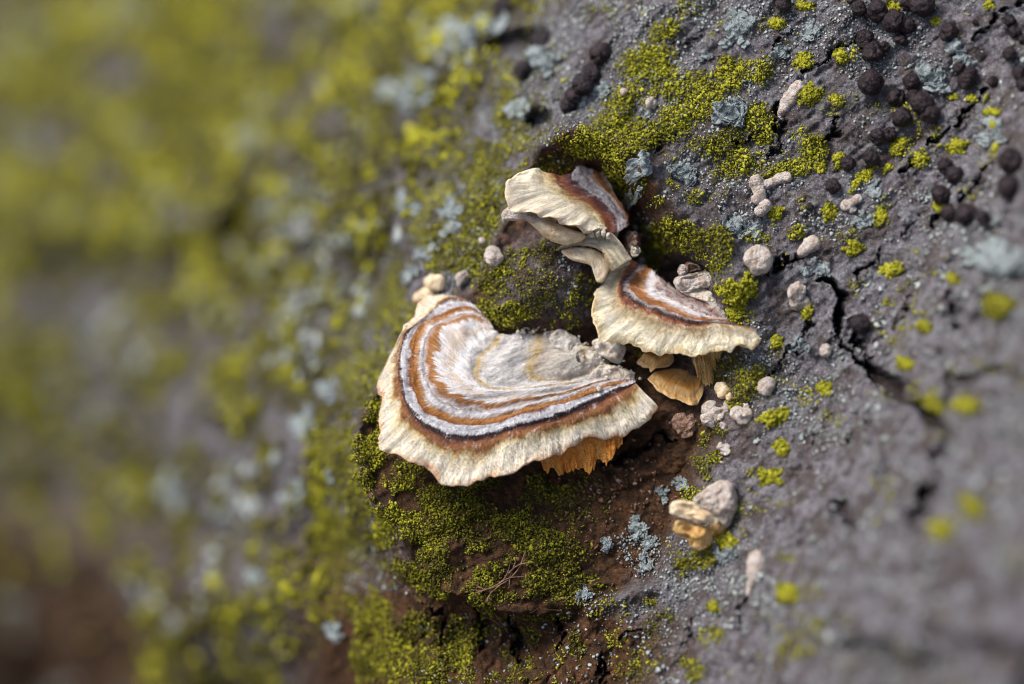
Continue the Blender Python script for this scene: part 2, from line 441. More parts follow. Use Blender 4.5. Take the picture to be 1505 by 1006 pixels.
# branch scar: raised callus lip, dead wood inside, a stub below that carries the large bracket
knob = PX([(835, 172), (778, 203), (748, 262), (728, 325), (706, 400), (650, 455), (570, 540), (518, 610), (513, 668), (540, 750), (598, 822), (660, 872),
           (740, 911), (800, 914), (862, 897), (960, 862), (1040, 760), (1090, 640), (1125, 520), (1120, 440), (1075, 360), (1010, 290), (945, 225), (890, 182)])
ctrl = np.array([
    (520, 640, .6), (548, 740, .30), (600, 805, .12), (660, 860, -.02), (740, 900, -.10), (850, 888, .06), (950, 850, .05),
    (610, 690, .28), (640, 760, .04), (720, 740, .16), (800, 770, .12), (860, 720, .42), (780, 850, -.16), (900, 790, .22), (700, 820, -.08), (940, 700, .45), (1000, 740, .28),
    (900, 560, .62), (800, 510, .85), (870, 480, .7), (960, 600, .5), (930, 640, .55), (700, 560, .9), (620, 560, .8),
    (780, 410, .22), (740, 450, .52), (830, 370, .36), (850, 450, .42), (760, 350, .65), (705, 430, .95), (800, 300, .9),
    (825, 192, .42), (880, 210, .20), (940, 255, .05), (1000, 325, .0), (1055, 385, -.05), (1092, 450, -.18), (1110, 540, -.25), (1060, 640, .0),
    (880, 260, .75), (930, 340, .75), (960, 400, .75), (900, 300, .75), (950, 470, .7), (1000, 540, .45), (1040, 480, .35), (1040, 580, .25)])
cx_, cy_ = px(ctrl[:, 0], ctrl[:, 1])
def tps_k(r2): return np.where(r2 > 0, 0.5 * r2 * np.log(np.maximum(r2, 1e-12)), 0)
A = tps_k((cx_[:, None] - cx_) ** 2 + (cy_[:, None] - cy_) ** 2) + np.eye(len(cx_)) * 0.02
Pm = np.c_[np.ones_like(cx_), cx_, cy_]
sol = np.linalg.solve(np.block([[A, Pm], [Pm.T, np.zeros((3, 3))]]), np.r_[ctrl[:, 2], 0, 0, 0])
box = (TX > -3.6) & (TX < 5) & (TY > -5.5) & (TY < 4.5)
Kd = np.zeros_like(D); bx, by = TX[box], TY[box]
v = sol[-3] + sol[-2] * bx + sol[-1] * by
for i in range(len(cx_)):
    v += sol[i] * tps_k((bx - cx_[i]) ** 2 + (by - cy_[i]) ** 2)
Kd[box] = v
sdk = np.full_like(D, 9.0); sdk[box] = sd_poly(bx, by, knob)
sdk_n = sdk + 0.09 * n_mid + 0.05 * fbm(TX * 5, TY * 5, o=3, seed=31)
lx, ly = px(700, 960)
D += 0.74 * np.exp(-(((TX - lx) / 1.9) ** 2 + ((TY - ly) / .75) ** 2)) * sstep(-5.6, -4.2, TY)   # wall under the stub is set back
leftside = sstep(-4.4, -3.2, TY) * sstep(-.9, -2.0, TX + .22 * np.maximum(TY, 0)) * sstep(2.6, 1.0, TY)
D += 1.9 * leftside * sstep(-.05, 1.1, np.where(box, sdk, 9.0)) * sstep(-14, -9, TX)
rightness = sstep(*px(940, 0)[:1], px(1060, 0)[0], TX)
edge_w = 0.10 + 0.75 * rightness + 0.15 * sstep(1.2, 2.6, TY)
mask = 1 - sstep(-edge_w, edge_w * .25, sdk_n)
mask = np.where(box, mask, 0)
D = D * (1 - mask) + (Kd + 0.05 * n_mid) * mask
# lip along the outline of the scar
lip = np.exp(-((sdk_n + 0.10) / 0.13) ** 2) * (1 - 0.8 * rightness)
D -= 0.15 * lip * (1 - .2 * sstep(-1.2, -2.6, TY))
# dark hollow behind the small brackets
hol = sd_poly(TX, TY, PX([(868, 236), (915, 262), (955, 318), (1000, 372), (1045, 398), (1030, 440), (985, 450), (940, 440), (925, 390), (890, 310), (850, 258)])) + 0.06 * n_mid
D += 0.95 * (1 - sstep(-0.16, 0.10, hol))
# callus ridge over the hollow
dl, ul = sd_line(TX, TY, PX([(800, 195), (860, 200), (915, 240), (960, 280), (1010, 320), (1055, 365), (1075, 410)]))
D -= 0.32 * np.exp(-((dl + 0.04 * n_mid) / 0.20) ** 2)
# stub ledges, small horizontal wrinkles
wr = np.exp(-np.maximum(sdk, 0) * 2) * box
D += 0.05 * wr * fbm(TX * 1.6 + TY * 1.2, TY * 5.0 - TX * 2.2, o=3, seed=41)
# vertical furrows below the stub
below = sstep(-3.7, -4.3, TY) * sstep(-3.2, -2.2, TX) * (1 - sstep(1.6, 3.0, TX)) * (1 - mask)
D += 0.15 * below * fbm(TX * 3.4, TY * 0.9, o=4, seed=51)

# cracks
crack = np.zeros_like(D)
def carve(pts, width, depth, fn=PB, jag=0.09):
    global D, crack
    P = fn(pts)
    lo, hi = P.min(0) - .8, P.max(0) + .8
    s_ = (TX > lo[0]) & (TX < hi[0]) & (TY > lo[1]) & (TY < hi[1])
    if not s_.any(): return
    x, y = TX[s_], TY[s_]
    d, u = sd_line(x + jag * fbm(x * 5, y * 5, o=4, seed=61), y + jag * fbm(x * 5, y * 5, o=4, seed=67), P)
    wd = width * (0.25 + 0.75 * np.sin(np.pi * np.clip(u, 0.02, .98)) ** .6) * (1 + .75 * noise(u * 16, 0 * u, seed=71))
    k = 1 - sstep(wd * .35, wd, d)
    D[s_] += depth * k - 0.05 * np.exp(-((d - wd * 1.5) / (wd * .9)) ** 2)
    crack[s_] = np.maximum(crack[s_], k)
carve([(1212, 412), (1240, 438), (1231, 482), (1246, 516), (1272, 536), (1312, 566), (1352, 602), (1392, 640), (1384, 690), (1362, 735), (1340, 775)], 0.11, 0.75)
carve([(1352, 602), (1400, 570), (1440, 545), (1490, 545)], 0.09, 0.5)
carve([(1285, 540), (1262, 500), (1250, 470)], 0.07, 0.4)
carve([(1262, 412), (1275, 395), (1288, 378), (1296, 362)], .035, .25)
carve([(1128, 552), (1150, 528), (1170, 505), (1195, 472)], .025, .18)
carve([(1362, 212), (1385, 196), (1395, 183), (1428, 160), (1452, 128)], .045, .35)
carve([(1423, 56), (1445, 42), (1470, 24), (1505, -6)], .04, .3)
carve([(1208, 206), (1222, 194), (1232, 176)], .05, .3)
carve([(1180, 112), (1200, 96), (1245, 62), (1265, 50)], .045, .2)
carve([(1130, 232), (1143, 205), (1148, 180), (1146, 152)], .06, .3)
carve([(1082, 212), (1100, 200), (1118, 186)], .03, .2)
carve([(1372, 345), (1382, 318), (1395, 296)], .05, .3)
carve([(1410, 290), (1432, 262), (1452, 245)], .07, .4)
carve([(1322, 250), (1340, 238), (1348, 226)], .07, .4)
carve([(1095, 872), (1086, 895), (1078, 922)], .04, .2)
carve([(1120, 402), (1150, 392), (1180, 378)], .07, .35)
carve([(895, 690), (930, 668), (962, 650), (990, 640)], .06, .35, PX)
carve([(755, 915), (762, 945), (764, 985)], .05, .3, PX)
carve([(820, 905), (830, 935), (825, 960)], .05, .25, PX)
carve([(640, 900), (648, 930), (640, 960)], .04, .2, PX)
carve([(880, 960), (884, 985), (880, 1010)], .04, .3, PX)
carve([(700, 900), (708, 925), (705, 960)], .05, .3, PX)
carve([(1230, 735), (1240, 755), (1246, 775)], .10, .5)
carve([(1390, 430), (1402, 450), (1405, 480)], .06, .4)
for x0, y0, a0, l0 in [(1290, 700, 70, 60), (1330, 460, 60, 50), (1440, 430, 75, 70), (1180, 780, 70, 50), (1010, 930, 75, 40), (930, 930, 20, 40), (1200, 640, 60, 40),
                       (1150, 60, 40, 40), (1010, 60, 35, 40), (900, 60, 40, 50), (1340, 330, 50, 40), (980, 215, 30, 40), (1260, 640, 50, 50), (1470, 330, 60, 60)]:
    a0 = math.radians(a0); dx, dy = l0 * math.cos(a0) / 2, -l0 * math.sin(a0) / 2
    carve([(x0 - dx, y0 - dy), (x0 + random.uniform(-6, 6), y0), (x0 + dx, y0 + dy)], .022, .14)
# knot holes and deep hollows
for x, y, rx, ry, dep in [(342, 326, .30, .36, 3.2), (1290, 965, .45, .18, .45), (1385, 955, .3, .3, .5), (760, 60, .5, .2, .8), (790, 175, .25, .2, .5)]:
    X0, Y0 = loc_base(x, y, base_depth)
    q = np.hypot((TX - X0) / rx, (TY - Y0) / ry) + .2 * n_mid
    k = 1 - sstep(.55, 1.15, q)
    D += dep * k; crack = np.maximum(crack, .6 * k)
# fallen-bark lip over the hollow at lower right
X0, Y0 = loc_base(1240, 905, base_depth)
D -= 0.55 * np.exp(-(((TX - X0) / .8) ** 2 + ((TY - Y0) / .35) ** 2))

# lichen coverage of the surface, cm coordinates -------------------------------------------------
# (x, y, rx, ry, rotation, amount, tone) in photograph positions
BLOBS = [
 (955, 95, 42, 34, 0, 1, .8), (978, 45, 26, 16, 20, .8, .8), (1094, 113, 46, 24, 25, 1, .85), (1040, 150, 60, 26, 20, 1, .8), (935, 152, 48, 36, 10, .8, .75), (1000, 128, 60, 22, 10, .7, .75),
 (905, 182, 34, 26, 0, .9, .75), (962, 190, 60, 24, 10, .9, .75), (866, 212, 44, 20, -15, 1, .8), (905, 238, 20, 30, 10, 1, .9), (842, 200, 34, 16, 10, .9, .7), (1042, 222, 40, 24, 10, .9, .7), (1118, 183, 22, 34, 20, 1, .8),
 (1085, 237, 24, 24, 0, 1, .8), (1195, 220, 20, 22, 20, 1, .85), (1160, 250, 46, 13, 12, 1, .85), (1075, 200, 26, 16, 0, .6, .6), (1065, 98, 14, 20, 0, .9, .8), (1000, 170, 40, 20, 15, .8, .8),
 (930, 270, 26, 30, 0, .7, .6), (975, 320, 40, 22, -35, .9, .75), (1005, 345, 36, 24, -30, .9, .7), (1040, 390, 26, 22, -30, .7, .7), (1050, 350, 26, 20, -40, .8, .65), (925, 210, 30, 18, -30, .9, .7),
 (985, 350, 26, 20, 0, .8, .6), (960, 375, 20, 30, 0, .7, .45), (1060, 368, 18, 22, 0, .8, .75), (820, 240, 30, 18, 0, .5, .4), (1020, 290, 22, 14, 0, .7, .7), (1060, 255, 30, 16, 0, .7, .7),
 (1171, 342, 14, 10, 20, .9, .8), (1110, 350, 22, 8, 0, .9, .8), (1100, 556, 20, 30, -10, .8, .5), (1082, 590, 16, 22, 0, .8, .6), (1060, 545, 22, 30, 0, .6, .4),
 (1038, 668, 22, 42, 25, .9, .65), (1015, 725, 12, 12, 0, 1, .75), (1032, 815, 26, 16, 20, .9, .55), (998, 830, 12, 20, 0, .8, .6), (1055, 645, 14, 30, 20, .7, .6),
 (930, 440, 16, 30, 0, .5, .35), (880, 470, 24, 34, 0, .8, .45), (860, 440, 22, 40, 0, .8, .4), (835, 470, 30, 26, 0, .8, .45), (945, 500, 18, 24, 0, .8, .4), (760, 460, 52, 20, 10, .8, .6), (730, 405, 34, 34, 40, .6, .6),
 (780, 415, 50, 46, 0, .35, .5), (715, 455, 18, 26, 0, .7, .6), (800, 370, 30, 20, 0, .4, .45), (760, 370, 20, 26, 0, .5, .6),
 (538, 670, 30, 70, -10, 1, .72), (560, 620, 40, 40, 0, 1, .7), (572, 742, 36, 44, -20, 1, .72), (615, 795, 44, 30, -35, .9, .65), (640, 735, 30, 24, 0, .8, .55), (600, 690, 24, 30, 0, .6, .6),
 (700, 760, 80, 46, 0, 1, .46), (755, 800, 80, 38, 0, 1, .42), (690, 815, 66, 34, 0, 1, .48), (760, 722, 90, 24, 0, .9, .38), (840, 740, 50, 40, 0, .4, .25), (680, 845, 46, 22, -20, .7, .5), (760, 855, 70, 30, 0, .9, .48), (820, 820, 50, 30, 0, .6, .36), (850, 868, 46, 24, 0, .8, .42),
 (572, 972, 44, 46, 0, 1, .66), (625, 985, 40, 40, 0, .9, .5), (690, 970, 40, 40, 0, .8, .5), (540, 920, 34, 50, 0, .8, .6), (600, 910, 30, 30, 0, .6, .4), (560, 860, 20, 40, 0, .8, .5), (665, 935, 24, 30, 0, .6, .42), (780, 960, 16, 40, 0, .6, .4), (848, 945, 14, 20, 0, .6, .4),
 (925, 975, 30, 20, 0, .45, .6), (1000, 975, 26, 20, 20, .9, .7), (955, 880, 10, 8, 0, .9, .7), (960, 930, 20, 30, 0, .35, .5), (1042, 905, 14, 26, 10, .8, .75), (975, 905, 12, 18, 0, .5, .6), (1100, 960, 20, 20, 0, .8, .75), (1130, 975, 16, 16, 0, .7, .75),
 (560, 790, 26, 30, -20, .9, .6), (592, 840, 26, 22, -30, .8, .5), (640, 872, 30, 12, -25, .7, .55), (720, 905, 50, 8, -10, .6, .5), (800, 908, 40, 8, 5, .6, .45), (520, 790, 20, 50, 0, .7, .5), (610, 940, 60, 30, 0, .9, .45), (535, 985, 40, 40, 0, .9, .55), (505, 880, 26, 50, 0, .8, .5), (740, 985, 36, 26, 0, .7, .42), (620, 855, 30, 20, -30, .9, .55), (690, 878, 40, 14, -15, .9, .5), (985, 500, 16, 20, 0, .5, .3), (1090, 530, 16, 18, 0, .5, .5),
]
dens = np.zeros_like(D); tone = np.full_like(D, .6)
for x, y, rx, ry, rot, am, tn in BLOBS:
    X0, Y0 = px(x, y) if 500 < x < 1130 and not (x > 880 and y < 180) else loc_base(x, y, base_depth)
    s_ = (np.abs(TX - X0) < 1.6) & (np.abs(TY - Y0) < 1.6)
    a = math.radians(rot); dx, dy = TX[s_] - X0, TY[s_] - Y0
    q = np.hypot((dx * math.cos(a) + dy * math.sin(a)) / (rx / 100), (-dx * math.sin(a) + dy * math.cos(a)) / (ry / 100))
    k = am * (1 - sstep(.55, 1.35, q))
    old = dens[s_]
    tone[s_] = np.where(k > old, tone[s_] * (1 - k) + tn * k, tone[s_])
    dens[s_] = np.maximum(old, k)
brk = fbm(TX * 2.6, TY * 2.6, o=4, seed=81)
brk2 = fbm(TX * 7, TY * 7, o=3, seed=85)
dens *= sstep(-.30, .30, brk + .35 * brk2 + .42 * dens)
# far side of the trunk: broad yellow-green sheets
sfar = -0.86 * (TX - 1.98) + 0.5 * (TY + 0.47)
farw = sstep(3.7, 4.8, sfar) * (1 - mask)
fn = .65 * fbm(TX * .95 + .35 * TY, TY * .80, o=4, seed=91) + 0.75 * fbm(TX * 2.9, TY * 2.5, o=3, seed=97)
lowleft = sstep(-1.8, -5.2, TY + .5 * n_low) * sstep(-3.4, -7.5, TX + 1.0 * n_low)  # lower-left corner: coloured darker brown through the wood attribute, with fewer lichens
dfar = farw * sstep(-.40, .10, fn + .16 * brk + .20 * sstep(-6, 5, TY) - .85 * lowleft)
tone = np.where(dfar > dens, .40 + .20 * sstep(-5, 6, TY) + .34 * fn + .30 * brk, tone); dens = np.maximum(dens, .92 * dfar)
leftlow = (1 - mask) * sstep(.4, 1.2, sfar) * (1 - sstep(3.1, 4.4, sfar)) * sstep(-4.2, -5.0, TY + .0 * TX) * .5
dens = np.maximum(dens, .75 * (1 - mask) * sstep(1.9, 2.8, sfar) * (1 - farw) * sstep(-.30, .2, .6 * fn + .5 * brk + .18) * (1 - sstep(0.2, 1.4, TX + .25 * TY - .4)))
# a thin scatter over the right side
thin = .42 * sstep(.30, .70, fbm(TX * 2.6 + 40, TY * 2.6, o=5, seed=103, gain=.65)) * (1 - mask) * (1 - farw)
tone = np.where(thin > dens, .85, tone); dens = np.maximum(dens, thin)
dens *= 1 - .9 * crack
D -= (0.05 + .05 * farw) * dens * (1 + .6 * n_fin)
D += 0.040 * n_fin + 0.024 * fbm(TX * 13, TY * 13, o=3, seed=111)

brown_a = np.clip(mask * (1 - sstep(-.35, .05, sdk_n) * .4) * (1 - .8 * rightness * sstep(-1.5, .5, TY)) + .9 * below + .95 * lowleft + .85 * sstep(-2.6, -3.6, TY) * sstep(1.9, .9, TX) * sstep(-4.4, -3.0, TX), 0, 1)
dark_bulge = sd_poly(TX, TY, PX([(720, 360), (800, 320), (870, 370), (880, 480), (720, 470)]))
brown_a *= 1 - .55 * (1 - sstep(-.3, .2, dark_bulge))
NX_, NY_ = TX.shape
trunk = empty('tree_trunk', W(0, 0, 3.0), 'old grey tree trunk with branch scar, patched with yellow-green and blue-grey lichens', 'tree trunk')
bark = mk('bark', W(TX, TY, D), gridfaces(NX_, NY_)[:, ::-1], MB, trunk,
          attrs=dict(wood=brown_a, algae=np.clip(dens * .75 + .85 * farw * (1 - .8 * lowleft) * sstep(-1.0, .1, fn), 0, 1), crack=crack))

def bil(A_, X, Y):
    X, Y = np.asarray(X, float), np.asarray(Y, float)
    i = np.clip(np.searchsorted(GX, X) - 1, 0, NX_ - 2); j = np.clip(np.searchsorted(GY, Y) - 1, 0, NY_ - 2)
    u = np.clip((X - GX[i]) / (GX[i + 1] - GX[i]), 0, 1); v_ = np.clip((Y - GY[j]) / (GY[j + 1] - GY[j]), 0, 1)
    return (A_[i, j] * (1 - u) + A_[i + 1, j] * u) * (1 - v_) + (A_[i, j + 1] * (1 - u) + A_[i + 1, j + 1] * u) * v_
def surf(X, Y): return bil(D, X, Y)
def spot(x, y):
    """Trunk-frame position on the bark seen at photograph position x, y."""
    return loc_base(x, y, surf)
def normals(X, Y, h=.05):
    gx_ = (surf(X + h, Y) - surf(X - h, Y)) / (2 * h); gy_ = (surf(X, Y + h) - surf(X, Y - h)) / (2 * h)
    n = gx_[..., None] * R_ + gy_[..., None] * U_ - F_
    return n / np.linalg.norm(n, axis=-1, keepdims=True)

# ------------------------------------------------------------------ scattered crusts
def rot_mats(n):
    q = rng.normal(size=(n, 4)); q /= np.linalg.norm(q, axis=1)[:, None]
    a, b, c, d = q.T
    return np.stack([np.stack([1 - 2 * (c * c + d * d), 2 * (b * c - a * d), 2 * (b * d + a * c)], -1),
                     np.stack([2 * (b * c + a * d), 1 - 2 * (b * b + d * d), 2 * (c * d - a * b)], -1),
                     np.stack([2 * (b * d - a * c), 2 * (c * d + a * b), 1 - 2 * (b * b + c * c)], -1)], 1)
bm = bmesh.new(); bmesh.ops.create_icosphere(bm, subdivisions=1, radius=1)
ICO_V = np.array([v.co[:] for v in bm.verts]); ICO_F = np.array([[v.index for v in f.verts] for f in bm.faces]); bm.free()
def ico(sub):
    b = bmesh.new(); bmesh.ops.create_icosphere(b, subdivisions=sub, radius=1)
    V = np.array([v.co[:] for v in b.verts]); Fc = np.array([[v.index for v in f.verts] for f in b.faces]); b.free(); return V, Fc

def grains(pos, size, squash=.35):
    n = len(pos); k = len(ICO_V)
    V = np.repeat(ICO_V[None], n, 0) * (1 + .38 * rng.uniform(-1, 1, (n, k, 1)))
    V = V * np.array([1.35, .85, .50]) * (1 + squash * rng.uniform(-1, 1, (n, 1, 3)))
    V = np.einsum('nij,nkj->nki', rot_mats(n), V) * size[:, None, None] + pos[:, None]
    Fc = (ICO_F[None] + (np.arange(n) * k)[:, None, None]).reshape(-1, 3)
    return V.reshape(-1, 3), Fc

def scatter_cells(x0, x1, y0, y1, step):
    a, b = np.meshgrid(np.arange(x0, x1, step), np.arange(y0, y1, step), indexing='ij')
    a = a.ravel() + rng.uniform(-.5, .5, a.size) * step; b = b.ravel() + rng.uniform(-.5, .5, b.size) * step
    return a, b

def moss_points(X, Y, dn, tn, lo, hi, lift):
    keep = rng.uniform(0, 1, len(X)) < dn * 1.25
    X, Y, dn, tn = X[keep], Y[keep], dn[keep], tn[keep]
    nr = normals(X, Y)
    s_ = lo + (hi - lo) * rng.uniform(0, 1, len(X)) ** 1.6 * (.6 + .6 * dn)
    p = W(X, Y, surf(X, Y)) + nr * (rng.uniform(-.2, 1, len(X)) ** 2 * lift * dn + s_ * .25)[:, None]
    hgt = rng.uniform(-.2, 1, len(X)); t_ = np.clip(tn + .16 * fbm(X * 5, Y * 5, o=3, seed=7) + rng.normal(0, .15, len(X)) - .35 * (rng.uniform(0, 1, len(X)) < .13), 0, 1); s_ = s_ * np.where(rng.uniform(0, 1, len(X)) < .06, 1.6, 1.0)
    return p, s_, t_

P_, S_, T_ = [], [], []
X, Y = scatter_cells(-3.2, 6.9, -5.3, 5.6, .0232)
p, s_, t_ = moss_points(X, Y, bil(dens, X, Y) * (bil(farw, X, Y) < .5), bil(tone, X, Y), .010, .026, .06); P_.append(p); S_.append(s_); T_.append(t_)
X, Y = scatter_cells(-15, 7, -9.5, 10.5, .10)
dd = .75 * bil(dens, X, Y) * (((X < -2.9) | (X > 6.6)) | (bil(farw, X, Y) >= .5))
p, s_, t_ = moss_points(X, Y, dd, bil(tone, X, Y), .045, .11, .16); P_.append(p); S_.append(s_); T_.append(t_)
P_, S_, T_ = np.vstack(P_), np.concatenate(S_), np.concatenate(T_)
V, Fc = grains(P_, S_)
o = mk('yellow_lichen_crust', V, Fc, MM, origin=ORG, attrs=dict(tone=np.repeat(T_, len(ICO_V))))
tag(o, 'granular yellow-green lichen crust spreading over the bark and scar', 'lichen', kind='stuff')
print('moss grains', len(P_))

# small grey scales of crust between the patches
def scales(X, Y, size, tn, name, label):
    n = len(X); m = 7
    nr = normals(X, Y); nr = nr + rng.normal(0, .28, nr.shape); nr /= np.linalg.norm(nr, axis=1)[:, None]
    ref = rng.normal(size=(n, 3)); t1 = np.cross(nr, ref); t1 /= np.linalg.norm(t1, axis=1)[:, None]; t2 = np.cross(nr, t1)
    an = np.arange(m) / m * 2 * np.pi
    r = rng.uniform(.55, 1.25, (n, m)) * size[:, None]
    asp = rng.uniform(.55, 1, (n, 1))
    ring = (np.cos(an) * r)[..., None] * t1[:, None] + (np.sin(an) * r * asp)[..., None] * t2[:, None] + (rng.uniform(-.1, .45, (n, m)) * size[:, None])[..., None] * nr[:, None]
    c0 = W(X, Y, surf(X, Y)) + nr * (.012 + size * .15)[:, None]
    V = np.concatenate([c0[:, None], c0[:, None] + ring, (c0 - nr * (size * .7)[:, None])[:, None]], 1)
    k = m + 2; j = np.arange(m); j2 = (j + 1) % m
    fa = np.concatenate([np.stack([0 * j, 1 + j, 1 + j2], 1), np.stack([0 * j + m + 1, 1 + j2, 1 + j], 1)])
    Fc = (fa[None] + (np.arange(n) * k)[:, None, None]).reshape(-1, 3)
    o = mk(name, V.reshape(-1, 3), Fc, MSQ, origin=ORG, attrs=dict(tone=np.repeat(tn, k)))
    return tag(o, label, 'lichen', kind='stuff')
X, Y = scatter_cells(-2.6, 6.9, -5.2, 5.6, .036)
q = fbm(X * .9 + 5, Y * .9, o=4, seed=121) + .5 * fbm(X * 3, Y * 3, o=2, seed=122) + .38 * sstep(-1, 3.5, Y) - .5 * bil(mask, X, Y)
blue_low = np.exp(-(((X - px(925, 0)[0]) / .55) ** 2 + ((Y - px(0, 800)[1]) / .5) ** 2)) + np.exp(-(((X - px(860, 0)[0]) / .35) ** 2 + ((Y - px(0, 872)[1]) / .25) ** 2))
pr = .62 * sstep(-.05, .50, q + 1.1 * blue_low) * (1 - .85 * bil(dens, X, Y)) * (1 - .75 * bil(below, X, Y)) * (bil(farw, X, Y) < .5)
k = rng.uniform(0, 1, len(X)) < pr
X1, Y1 = X[k], Y[k]; s1 = .010 + .026 * rng.uniform(0, 1, k.sum()) ** 2
X, Y = scatter_cells(-14, 2.5, -9, 10, .16)
q = fbm(X * .8 + 15, Y * .8, o=3, seed=131)
pr = (.8 - .45 * sstep(-4, -9, X)) * sstep(.16, .42, q + .5 * fbm(X * 2.4, Y * 2.4, o=2, seed=133) - .25 * bil(lowleft, X, Y)) * (bil(farw, X, Y) >= .5)
k = rng.uniform(0, 1, len(X)) < pr
X1 = np.r_[X1, X[k]]; Y1 = np.r_[Y1, Y[k]]; s1 = np.r_[s1, rng.uniform(.07, .19, k.sum())]
X, Y = scatter_cells(2.0, 9.5, -7.5, 4.5, .085)                  # near side of the trunk: coarser scales in drifts
sn = -0.86 * (X - 1.98) + 0.5 * (Y + 0.47)
pr = .55 * sstep(.05, .45, fbm(X * 1.1 + 3, Y * 1.1, o=4, seed=137) + .1) * sstep(-1.6, -2.8, sn)
k = rng.uniform(0, 1, len(X)) < pr
X1 = np.r_[X1, X[k]]; Y1 = np.r_[Y1, Y[k]]; s1 = np.r_[s1, .018 + .06 * rng.uniform(0, 1, k.sum()) ** 2]
scales(X1, Y1, s1, np.clip(rng.normal(.66, .24, len(X1)), 0, 1), 'grey_lichen_crust', 'small blue-grey lichen scales strewn over the bark between yellow patches')

# pinkish granules on the face under the large bracket
X, Y = scatter_cells(px(600, 0)[0], px(1010, 0)[0], px(0, 930)[1], px(0, 560)[1], .035)
cx0, cy0 = px(905, 710)
pr = .40 * np.exp(-(((X - cx0) / .7) ** 2 + ((Y - cy0) / .7) ** 2)) + .02 * (bil(mask, X, Y) > .8)
k = rng.uniform(0, 1, len(X)) < pr * sstep(-.2, .4, fbm(X * 4, Y * 4, o=2, seed=141) + .2)
X, Y = X[k], Y[k]; s_ = .008 + .030 * rng.uniform(0, 1, len(X)) ** 2.2
V, Fc = grains(W(X, Y, surf(X, Y)) + normals(X, Y) * (s_ * .5)[:, None], s_)
o = mk('pink_granule_crust', V, Fc, MGR, origin=ORG, attrs=dict(tone=np.repeat(np.clip(rng.normal(.45, .22, len(X)), 0, 1), len(ICO_V))))
tag(o, 'tiny pinkish brown granules crusting the dead wood below the large bracket', 'crust', kind='stuff')

# ------------------------------------------------------------------ single lichen cushions (yellow-green)
def cushion(x, y, rx, ry, rot, tn, label, lift=.055):
    X0, Y0 = spot(x, y); a = math.radians(rot)
    n = int(rx * ry * .62 + 30) * 2
    r = np.sqrt(rng.uniform(0, 1, n)) * (1 + .0); th = rng.uniform(0, 2 * np.pi, n)
    r *= .80 + .42 * noise(np.cos(th) * 2.3 + x, np.sin(th) * 2.3 + y, seed=5) + .36 * noise(np.cos(th) * 5 + x, np.sin(th) * 5 + y, seed=6)
    r = np.minimum(r, 1.0)
    k0 = (DIST + float(surf(X0, Y0))) / DIST / 100
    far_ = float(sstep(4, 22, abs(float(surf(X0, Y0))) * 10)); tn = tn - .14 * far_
    s_ = (.011 + .019 * rng.uniform(0, 1, n) ** 1.5) * (k0 * 100)
    core = np.arange(n) < n // 6
    r = np.where(core, np.minimum(r, .55), r)
    u_, v_ = r * np.cos(th) * rx * k0 * (1 - .22 * far_), r * np.sin(th) * ry * k0 * (1 - .22 * far_)
    X = X0 + u_ * math.cos(a) - v_ * math.sin(a); Y = Y0 + u_ * math.sin(a) + v_ * math.cos(a)
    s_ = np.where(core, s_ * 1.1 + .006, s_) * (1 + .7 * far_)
    dome = np.clip(1 - r, 0, 1) ** .7 * lift * rng.uniform(.2, 1, n)
    p = W(X, Y, surf(X, Y)) + normals(X, Y) * (dome + s_ * .3)[:, None]
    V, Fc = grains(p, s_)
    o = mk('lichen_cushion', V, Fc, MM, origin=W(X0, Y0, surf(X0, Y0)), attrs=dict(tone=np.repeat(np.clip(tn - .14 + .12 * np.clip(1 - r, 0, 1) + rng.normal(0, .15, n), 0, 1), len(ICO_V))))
    o['kind'] = 'thing'; del o['kind']
    return tag(o, label, 'lichen', 'separate yellow lichen cushions')
